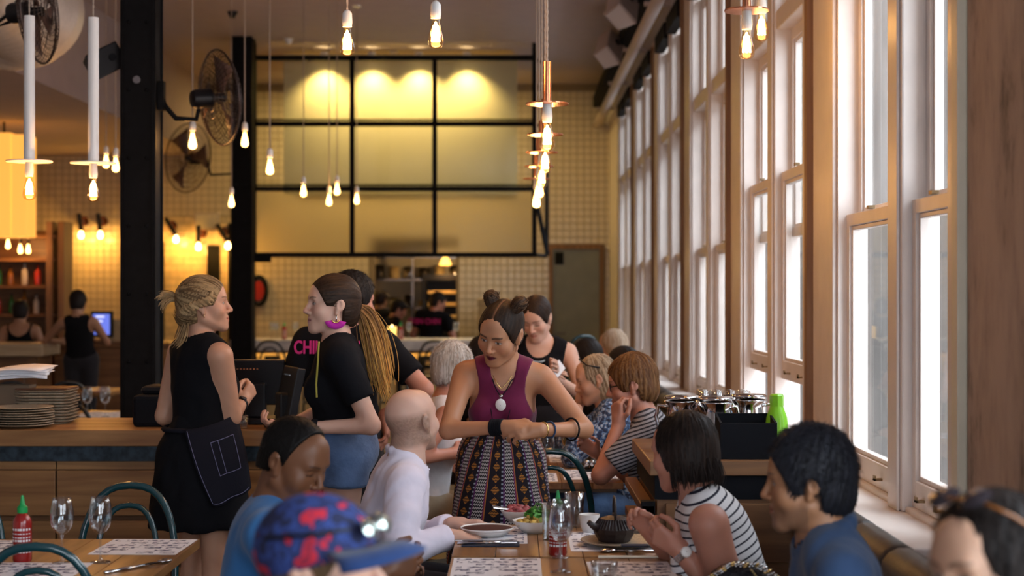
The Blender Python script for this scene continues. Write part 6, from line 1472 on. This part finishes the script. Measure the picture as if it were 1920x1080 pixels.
# ---------------------------------------------------------------- man in black with pink lettering
p = person('person in black shirt with pink lettering standing behind the magenta earring wearer', -.83, 7.80, -12, P(662, 566, 7.78), (-62, -8, 0), h=1.76, sex='m', skin=PINKISH, hands={'R': HD(at=P(722, 778, 7.75), hint=(1, -.4, -.2), dir=(.1, -.1, -1), palm=(-.8, 0, 0))}, face=HD(stubble=(.12, .08, .06), brow=(.02, .015, .012)))
hair(p, lambda s: crop(s, .018, (0, .08, .062), (0, 1, -.5), top=.012), (.012, .009, .008), (0, -.2, 1), 60, .009, (.035, .026, .02), .5, fz=1600, fl=.024, fo=.8)
tee(p, 't_shirt', 'black_cloth', .7, .016, .86, .07, .0); trousers(p)
me = text_mesh('CHIN CHIN', .088, .0025); me.materials.append(M['pink']); o = bpy.data.objects.new('shirt_lettering', me); COL.objects.link(o); o.parent = p.root
q = p.W2L(np.array(P(592, 656, 7.62))); o.location = (-.01, q[1] - .035, q[2] + .01); o.rotation_euler = (PI / 2, 0, 0); o.scale = (.72, 1, 1)
me.transform(Matrix.Identity(4)); me.name = 'shirt_lettering'
# ---------------------------------------------------------------- bald man
p = person('seated person in pale long sleeved shirt looking up, hands by the brown plate', -.52, 5.86, -82, P(772, 790, 5.88), (-38, 10, 0), sit=True, h=1.76, sex='m', bw=1.04, skin=(.60, .36, .27), hk=1.02,
    hands={'R': HD(at=P(842, 1008, 5.66), hint=(-.2, -.8, -.7), dir=(.95, .1, -.05), palm=(.1, .1, -1), curl=(.45, .5, .4)), 'L': HD(at=P(848, 985, 5.98), hint=(-.2, .6, -.8), dir=(.95, -.1, .1), palm=(.1, -.2, -1), curl=(.35, .4, .3))},
    face=HD(stubble=(.20, .13, .09), scalp=(.20, .12, .08), brow=(.2, .12, .07)))
def shirt(p, name, material, frac=1.93, t=.018, collar=True, noise=.02):
    def col(s):
        if collar:
            for q in np.linspace(0, 2 * PI, 15)[:-1]:
                q2 = q + 2 * PI / 14; f_ = lambda a: p.nb + p.u * (.03 - .02 * math.cos(a)) + p.r * .076 * math.sin(a) + p.f * (-.004 + .074 * math.cos(a)); s.rc(f_(q), f_(q2), .014, .014, .01)
    return cloth(p, name, ('torso', 'pelvis'), t, material, .0085, col, lambda s: s.el(p.nb + p.u * .05 + p.f * .01, (.064, .066, .10), None, .004, 's'), noise=noise, pre=seq(sleeves(p, 'LR', frac, .012), sleeve_cut(p, 'LR', frac)))
shirt(p, 'button_shirt', 'white_shirt'); trousers(p); shoes(p)
# ---------------------------------------------------------------- man in the blue t-shirt
p = person('seated person in bright blue t-shirt looking down at the table', -.80, 4.76, -80, P(552, 866, 4.74), (-118, -24, 0), sit=True, h=1.76, sex='m', bw=1.08, skin=BROWN, hk=1.03,
    hands={'R': HD(at=P(712, 1078, 4.66), hint=(-.3, -.6, -.8), dir=(.95, .1, .35), palm=(.1, .9, .2), curl=(.6, .7, .5)), 'L': HD(at=P(720, 1075, 5.0), hint=(-.2, .6, -.8), coarse=1)}, face=HD(eye='closed', brow=(.012, .008, .006), lip=(.13, .05, .04), blush=.03))
hair(p, lambda s: crop(s, .008, (0, .030, .07), (0, 1, -.25), -.055, .0), (.005, .004, .0035), (0, -.1, 1), 150, .004, fz=4500, fl=.007, fo=1.5)
tee(p, 't_shirt', 'blue_tee', .7, .014, None, .070, .01, noise=.008); trousers(p); shoes(p)
# ---------------------------------------------------------------- child in the printed cap, very near
p = person('person in blue and red printed cap nearest the camera', -.40, 2.78, -80, P(606, 1066, 2.76), (-104, 4, 0), sit=True, h=1.5, sex='f', bust=0, bw=.9, skin=PALE, hk=.97, hands=None, face=HD(eye='closed'))
hair(p, lambda s: crop(s, .008), (.10, .06, .03), (0, -.1, 1), 40, .003)
def capd(s): s.el((0, -.014, .040), (.092, .112, .096), None, .02); s.plane((0, .0, .012), (0, .22, -1))
s_ = Sdf(); capd(s_); V, Q = mesh_sdf(s_, .005); V = (p.R @ (V * p.hk).T).T + p.H; cp = np_obj('cap', V, Q, 'cap_print', p.root)
bm_ = MB(); vv = []; nA = 14
for i in range(nA + 1):
    a = -1.15 + 2.3 * i / nA
    for rr2, dz in ((.098, .0), (.14, .002), (.178, -.012)): vv.append((rr2 * math.sin(a) * (.93 if rr2 < .1 else .80), .0 + rr2 * math.cos(a) + (.0 if rr2 < .1 else .01), .036 + dz - .018 * math.sin(a) ** 2 * (rr2 > .1)))
o = MB().add(vv, [(i * 3 + j, i * 3 + j + 1, i * 3 + j + 4, i * 3 + j + 3) for i in range(nA) for j in (0, 1)]); o.xf(p.HM); o = o.build('brim', 'navy_brim' if False else fabric('navy_brim', (.012, .035, .12)), cp, True); sm = o.modifiers.new('thickness', 'SOLIDIFY'); sm.thickness = .005
sg = MB()
for x in (-1, 1): sg.tube([(x * .094, -.07, .07), (x * .097, .02, .074), (x * .08, .085, .078)], .004, 6)
for x in (-1, 1): sg.lathe([(.001, .004), (.026, .002), (.029, -.003)], 16, sx=1.1).v
gl = head_part(p, sg, 'sunglasses', 'black_plastic'); 
for x in (-1, 1):
    l_ = MB().lathe([(.001, .006), (.014, .004), (.020, -.004)], 16, sx=1.3); l_.xf(p.HM @ Matrix.Translation((x * .038, .108, .075)) @ Matrix.Rotation(-PI / 2 + .5, 4, 'X')); l_.build('lens', mat('mirror_lens', (.55, .65, .6), .06, metal=.9), gl, True)
tee(p, 't_shirt', 'black_cloth', .6, .012, None, .066, .01); trousers(p); shoes(p)
# ---------------------------------------------------------------- woman in the striped sleeveless top
p = person('seated person in white striped sleeveless top and wristwatch beside the teapot', .74, 5.10, 84, P(1280, 848, 5.12), (50, -14, 6), sit=True, h=1.68, skin=PINKISH, bw=1.12, bd=1.15, arm=1.25, bust=1.1,
    hands={'L': HD(at=P(1275, 1030, 4.98), hint=(.9, -.3, -.7), dir=(-.85, .1, .55), palm=(.3, .9, .2), curl=(.7, .8, .5), thumb=.4), 'R': HD(at=P(1228, 1005, 5.22), hint=(.4, .6, -.8), dir=(-.65, -.1, .75), palm=(-.3, -.8, -.3), curl=(.6, .8, .6), thumb=.5)}, face=HD(brow=(.03, .02, .015)))
hair(p, lambda s: (s.el((0, -.018, .034), (.086, .105, .099), None, .02), s.el((0, -.03, -.02), (.090, .092, .105), None, .03), s.plane((0, .072, .06), (0, 1, -.35)), s.plane((0, -.03, -.10), (0, .25, -1))), (.018, .012, .010), (0, -.15, 1), 60, .006, (.055, .032, .022), .35, fz=2600, fl=.05, fo=.06)
strands(p, 'hair_ends', [[(sx_ * .08 * math.cos(a), -.03 - .085 * math.sin(a), -.03), (sx_ * .084 * math.cos(a), -.03 - .09 * math.sin(a), -.09), (sx_ * .07 * math.cos(a), -.02 - .08 * math.sin(a), -.135)] for a in np.linspace(-.4, 1.5, 7) for sx_ in (-1, 1)], 220, .006, .0022, (.02, .013, .011), None, 5)
tank(p, 'striped_top', 'breton', .011, None, .066, .01, .072, .035, noise=.006); trousers(p, 'trousers', 'tan'); shoes(p)
watch(p, 'L', .93, .031, (0, -1, .5), 'chrome', 'shell'); band(p, 'bracelet', 'R', .94, .028, .003, mat('red_cord', (.5, .05, .05), .7))
# ---------------------------------------------------------------- man on the bench, right
p = person('seated person in navy shirt on the banquette, in profile to the left', .90, 4.05, 86, P(1513, 905, 4.05), (82, -4, 0), sit=True, h=1.76, sex='m', bw=1.05, skin=OLIVE_S, hk=1.0, face=HD(stubble=(.10, .06, .045), brow=(.012, .01, .008)))
hair(p, lambda s: crop(s, .020, (0, .082, .064), (0, 1, -.5), top=.008), (.012, .012, .015), (0, -.3, 1), 80, .008, (.03, .032, .045), .4, fz=3600, fl=.022, fo=.7)
shirt(p, 'button_shirt', 'navy_shirt', 1.5); trousers(p); shoes(p)
# ---------------------------------------------------------------- woman cut by the lower right corner
p = person('person at the lower right corner with sunglasses pushed up on the head', .86, 2.62, 100, P(1856, 1072, 2.62), (118, -6, 4), sit=True, h=1.66, skin=(.50, .29, .19), face=HD(brow=(.03, .018, .012)))
hair(p, lambda s: (s.el((0, -.018, .034), (.088, .108, .101), None, .02), s.el((0, -.035, -.05), (.09, .085, .13), None, .03), s.plane((0, .07, .062), (0, 1, -.38)), s.el((0, .09, -.06), (.075, .09, .12), None, .01, 's')), (.008, .005, .004), (0, -.1, 1), 60, .006, (.022, .013, .009), .4, fz=2400, fl=.05, fo=.06)
sg = MB()
for x in (-1, 1): sg.tube([(x * .09, -.05, .05), (x * .088, .02, .10), (x * .05, .05, .128)], .0035, 6)
sg.tube([(-.05, .05, .128), (0, .055, .13), (.05, .05, .128)], .003, 6); gl = head_part(p, sg, 'sunglasses', mat('tortoiseshell', (.20, .07, .015), .2))
for x in (-1, 1):
    l_ = MB().lathe([(.001, .006), (.02, .004), (.027, -.002)], 16, sx=1.15); l_.xf(p.HM @ Matrix.Translation((x * .036, .045, .131)) @ Matrix.Rotation(-.5, 4, 'X')); l_.build('lens', 'screen_dark', gl, True)
tee(p, 'blouse', 'black_cloth'); trousers(p); shoes(p)
# ---------------------------------------------------------------- woman in the grey striped t-shirt
p = person('seated person in grey striped t-shirt resting chin on hand', .76, 7.20, 86, P(1184, 722, 7.22), (86, -10, 0), sit=True, h=1.72, skin=PINKISH, bw=1.1, bd=1.1, arm=1.1, res=1.25, hk=1.02,
    hands={'L': HD(at=P(1160, 796, 7.12), hint=(-.2, -.5, -1), dir=(-.1, 0, .95), palm=(.7, .5, .1), curl=(.9, .9, .5)), 'R': HD(at=P(1120, 850, 7.4), coarse=1, hint=(.3, .5, -1))}, face=HD(brow=(.12, .06, .03)))
hair(p, lambda s: crop(s, .017, (0, .085, .055), (0, 1, -.5), top=.006), (.09, .038, .014), (0, -.1, 1), 44, .012, (.22, .11, .04), .5, fz=1000, fl=.014, fo=.4)
head_part(p, MB().tube([(-.076, -.01, .012), (-.074, .05, .012), (-.055, .09, .010)], .0025, 5).tube([(.076, -.01, .012), (.074, .05, .012), (.055, .09, .010)], .0025, 5).tube([(-.031 + .02 * math.cos(q), .094, .005 + .015 * math.sin(q)) for q in np.linspace(0, 2 * PI, 14, endpoint=False)], .0025, 5, closed=True).tube([(.031 + .02 * math.cos(q), .094, .005 + .015 * math.sin(q)) for q in np.linspace(0, 2 * PI, 14, endpoint=False)], .0025, 5, closed=True), 'eyeglasses', 'black_plastic')
tee(p, 't_shirt', 'grey_stripe', .75, .015, None, .075, .012, noise=.008); trousers(p, 'trousers', 'olive'); shoes(p)
# ---------------------------------------------------------------- blonde woman in blue floral top
p = person('seated person in blue floral top eating, sunglasses pushed up', .62, 8.15, 88, P(1117, 712, 8.15), (92, -16, 0), sit=True, h=1.66, skin=FAIR, res=1.35, hands={'L': HD(at=P(1082, 768, 8.0), hint=(.5, -.2, -1), dir=(-.9, .1, .15), curl=(.6, .7, .4)), 'R': HD(at=P(1088, 752, 8.3), hint=(.5, .4, -1), coarse=1)}, face=HD(eye='closed'))
hair(p, lambda s: (s.el((0, -.018, .034), (.084, .103, .096), None, .02), s.el((0, -.045, -.06), (.085, .075, .12), None, .04), s.el((0, -.055, -.13), (.07, .05, .06), None, .03), s.plane((0, .07, .06), (0, 1, -.42))), (.22, .15, .09), (0, .05, 1), 36, .008, (.60, .48, .34), .75, fz=900, fl=.05, fo=.08)
head_part(p, MB().tube([(-.086, -.03, .06), (-.08, .03, .09), (-.04, .05, .122), (.04, .05, .122), (.08, .03, .09), (.086, -.03, .06)], .004, 6), 'sunglasses', 'black_plastic')
shirt(p, 'floral_blouse', 'floral', 1.45, .018, False); trousers(p, 'jeans', 'denim'); shoes(p)
# ---------------------------------------------------------------- grey haired woman in white
p = person('seated person in white sleeveless top with back turned to us', -.46, 8.0, -78, P(850, 692, 7.98), (-48, -8, 0), sit=True, h=1.66, skin=PINKISH, bw=1.05, arm=1.1, res=1.3, hands={'R': HD(at=P(850, 850, 7.8), hint=(-.4, -.5, -.8), coarse=1)})
hair(p, lambda s: crop(s, .018, (0, .08, .06), (0, 1, -.5), top=.006), (.34, .30, .26), (0, -.1, 1), 50, .008, (.62, .60, .58), .6, fz=1400, fl=.025, fo=.4)
tank(p, 'white_top', 'white_top', .010, None, .075, .005, .062, .04); trousers(p, 'trousers', 'tan'); shoes(p)
# ---------------------------------------------------------------- waitress with the order pad
p = person('standing person in black top with pale blue trim writing an order', .13, 9.25, 172, P(1006, 597, 9.18), (158, -30, 0), h=1.72, skin=PALE, res=1.5, hands={'L': HD(at=P(1036, 706, 9.0), hint=(.8, .3, -.8), dir=(.2, -.6, .4)), 'R': HD(at=P(1015, 712, 9.0), hint=(-.8, .3, -.8), coarse=1)}, face=HD(eye='closed'))
hair(p, lambda s: (crop(s, .012, (0, .075, .07), (0, 1, -.42)), s.el((0, -.10, .0), (.04, .03, .05), None, .02)), (.018, .010, .007), (0, .3, 1), 30, .004, (.05, .028, .016), .4)
tank(p, 'black_top', 'black_cloth', .010, .86, .082, .055, .065, .04, low=.04); trousers(p)
MB().tube([tuple(p.nb + p.r * .075 * math.sin(q) + p.u * (.0 - .10 * (1 + math.cos(q)) * .5) + p.f * (-.03 + .155 * (1 + math.cos(q)) * .5)) for q in np.linspace(-2.4, 2.4, 22)], .006, 6).tube([tuple(p.nb - p.u * (.10 + t) + p.f * (.128 + t * .1)) for t in np.linspace(0, .09, 4)], .006, 6).build('pale_trim', mat('pale_blue_trim', (.35, .45, .52), .7), p.root, True)
shoes(p)
t = thing('order_pad', 'white order pad in the hand of the person with pale blue trim', 'notepad', P(1046, 692, 8.93), .3); MB().box(-.03, .03, -.005, .005, -.05, .05, Matrix.Rotation(.9, 4, 'Y') @ Matrix.Rotation(-.6, 4, 'X')).build('pad', 'paper', t)
# ---------------------------------------------------------------- background diners and staff
def extra(label, x, y, yaw, hp, head, sit, hairf, hcol, top, topm, skin=FAIR, sex='f', hi=None, res=2.2, trous='dark_trouser', hands=None, h=1.68, **kw):
    p = person(label, x, y, yaw, hp, head, sit=sit, h=h, sex=sex, skin=skin, res=res, hands=hands, **kw); hair(p, hairf, hcol, (0, 0, 1), 26, .006, hi); top(p, 'top', topm); trousers(p, 'trousers', trous); return p
LONG = lambda s: (s.el((0, -.018, .034), (.087, .106, .10), None, .02), s.el((0, -.045, -.06), (.09, .08, .13), None, .04), s.plane((0, .07, .06), (0, 1, -.42)))
SHORT = lambda s: crop(s, .015)
CAPH = lambda s: (crop(s, .016), s.rc((-.04, .07, .07), (.04, .07, .07), .025, .025, .02), s.rc((-.03, .11, .06), (.03, .11, .06), .012, .012, .02))
DK = (.014, .010, .009)
extra('person in black seated beyond the blue floral top', .62, 10.7, 88, P(1098, 672, 10.7), (80, -15, 0), True, LONG, DK, tee, 'black_cloth', hands=None)
extra('farthest person in black seated on the banquette', .68, 11.9, 95, P(1148, 650, 11.9), (60, -5, 0), True, LONG, (.42, .30, .2), tee, 'black_cloth', hi=(.6, .5, .4))
extra('person in black seated behind the grey striped t-shirt', .74, 9.75, 85, P(1166, 690, 9.75), (75, -12, 0), True, LONG, DK, tee, 'black_cloth')
extra('person in black half hidden behind the maroon halter top', -.42, 10.0, -80, P(912, 668, 10.0), (-70, -5, 0), True, SHORT, DK, tee, 'black_cloth', OLIVE_S, 'm')
extra('person in black vest standing with back to us by the blue monitor', P(150, 0, 16.4).x, 16.45, 2, P(146, 568, 16.4), (5, -15, 0), False, SHORT, DK, tank, 'black_cloth', (.42, .22, .13), hands={'R': HD(at=P(178, 640, 16.7), coarse=1, hint=(1, -.3, -.6)), 'L': HD(at=P(112, 640, 16.7), coarse=1, hint=(-1, -.3, -.6))})
extra('person in low backed black top standing at the left edge behind the slab bar', P(40, 0, 17.2).x, 17.25, 5, P(38, 585, 17.2), (10, -10, 0), False, SHORT, DK, lambda p, n, m: tank(p, n, m, neck=.11, fwd=-.05), 'black_cloth', (.42, .22, .13), h=1.62)
s1 = extra('person in black cap and shirt with pink lettering across the back, in the kitchen', P(805, 0, 20.9).x, 20.95, -20, P(822, 566, 20.95), (-70, -15, 0), False, CAPH, DK, tee, 'black_cloth', PINKISH, 'm', h=1.68)
lt = thing('x', 'x', 'x'); bpy.data.objects.remove(lt)
g_ = random.Random(2)
me = text_mesh('CHIN CHIN', .10, .003); me.materials.append(M['pink']); o = bpy.data.objects.new('shirt_lettering', me); COL.objects.link(o); o.parent = s1.root
q = s1.W2L(np.array(P(803, 603, 20.78))); o.location = (0, q[1] - .02, q[2]); o.rotation_euler = (PI / 2, 0, 0); o.scale = (.9, 1, 1)
extra('person in black cap bending over in the kitchen, facing right', P(738, 0, 21.3).x, 21.3, -70, P(748, 580, 21.3), (-80, -25, 0), False, CAPH, DK, tee, 'black_cloth', PINKISH, 'm')
extra('person in black at the back of the kitchen, left in the opening', P(712, 0, 22.0).x, 21.95, -30, P(715, 562, 21.95), (-30, -10, 0), False, CAPH, (.02, .01, .01), tee, 'black_cloth', OLIVE_S, 'm')
extra('person in black t-shirt in the kitchen, leftmost there', P(690, 0, 20.7).x, 20.75, 20, P(690, 578, 20.75), (10, -10, 0), False, SHORT, DK, tee, 'black_cloth', OLIVE_S, 'm', h=1.64)
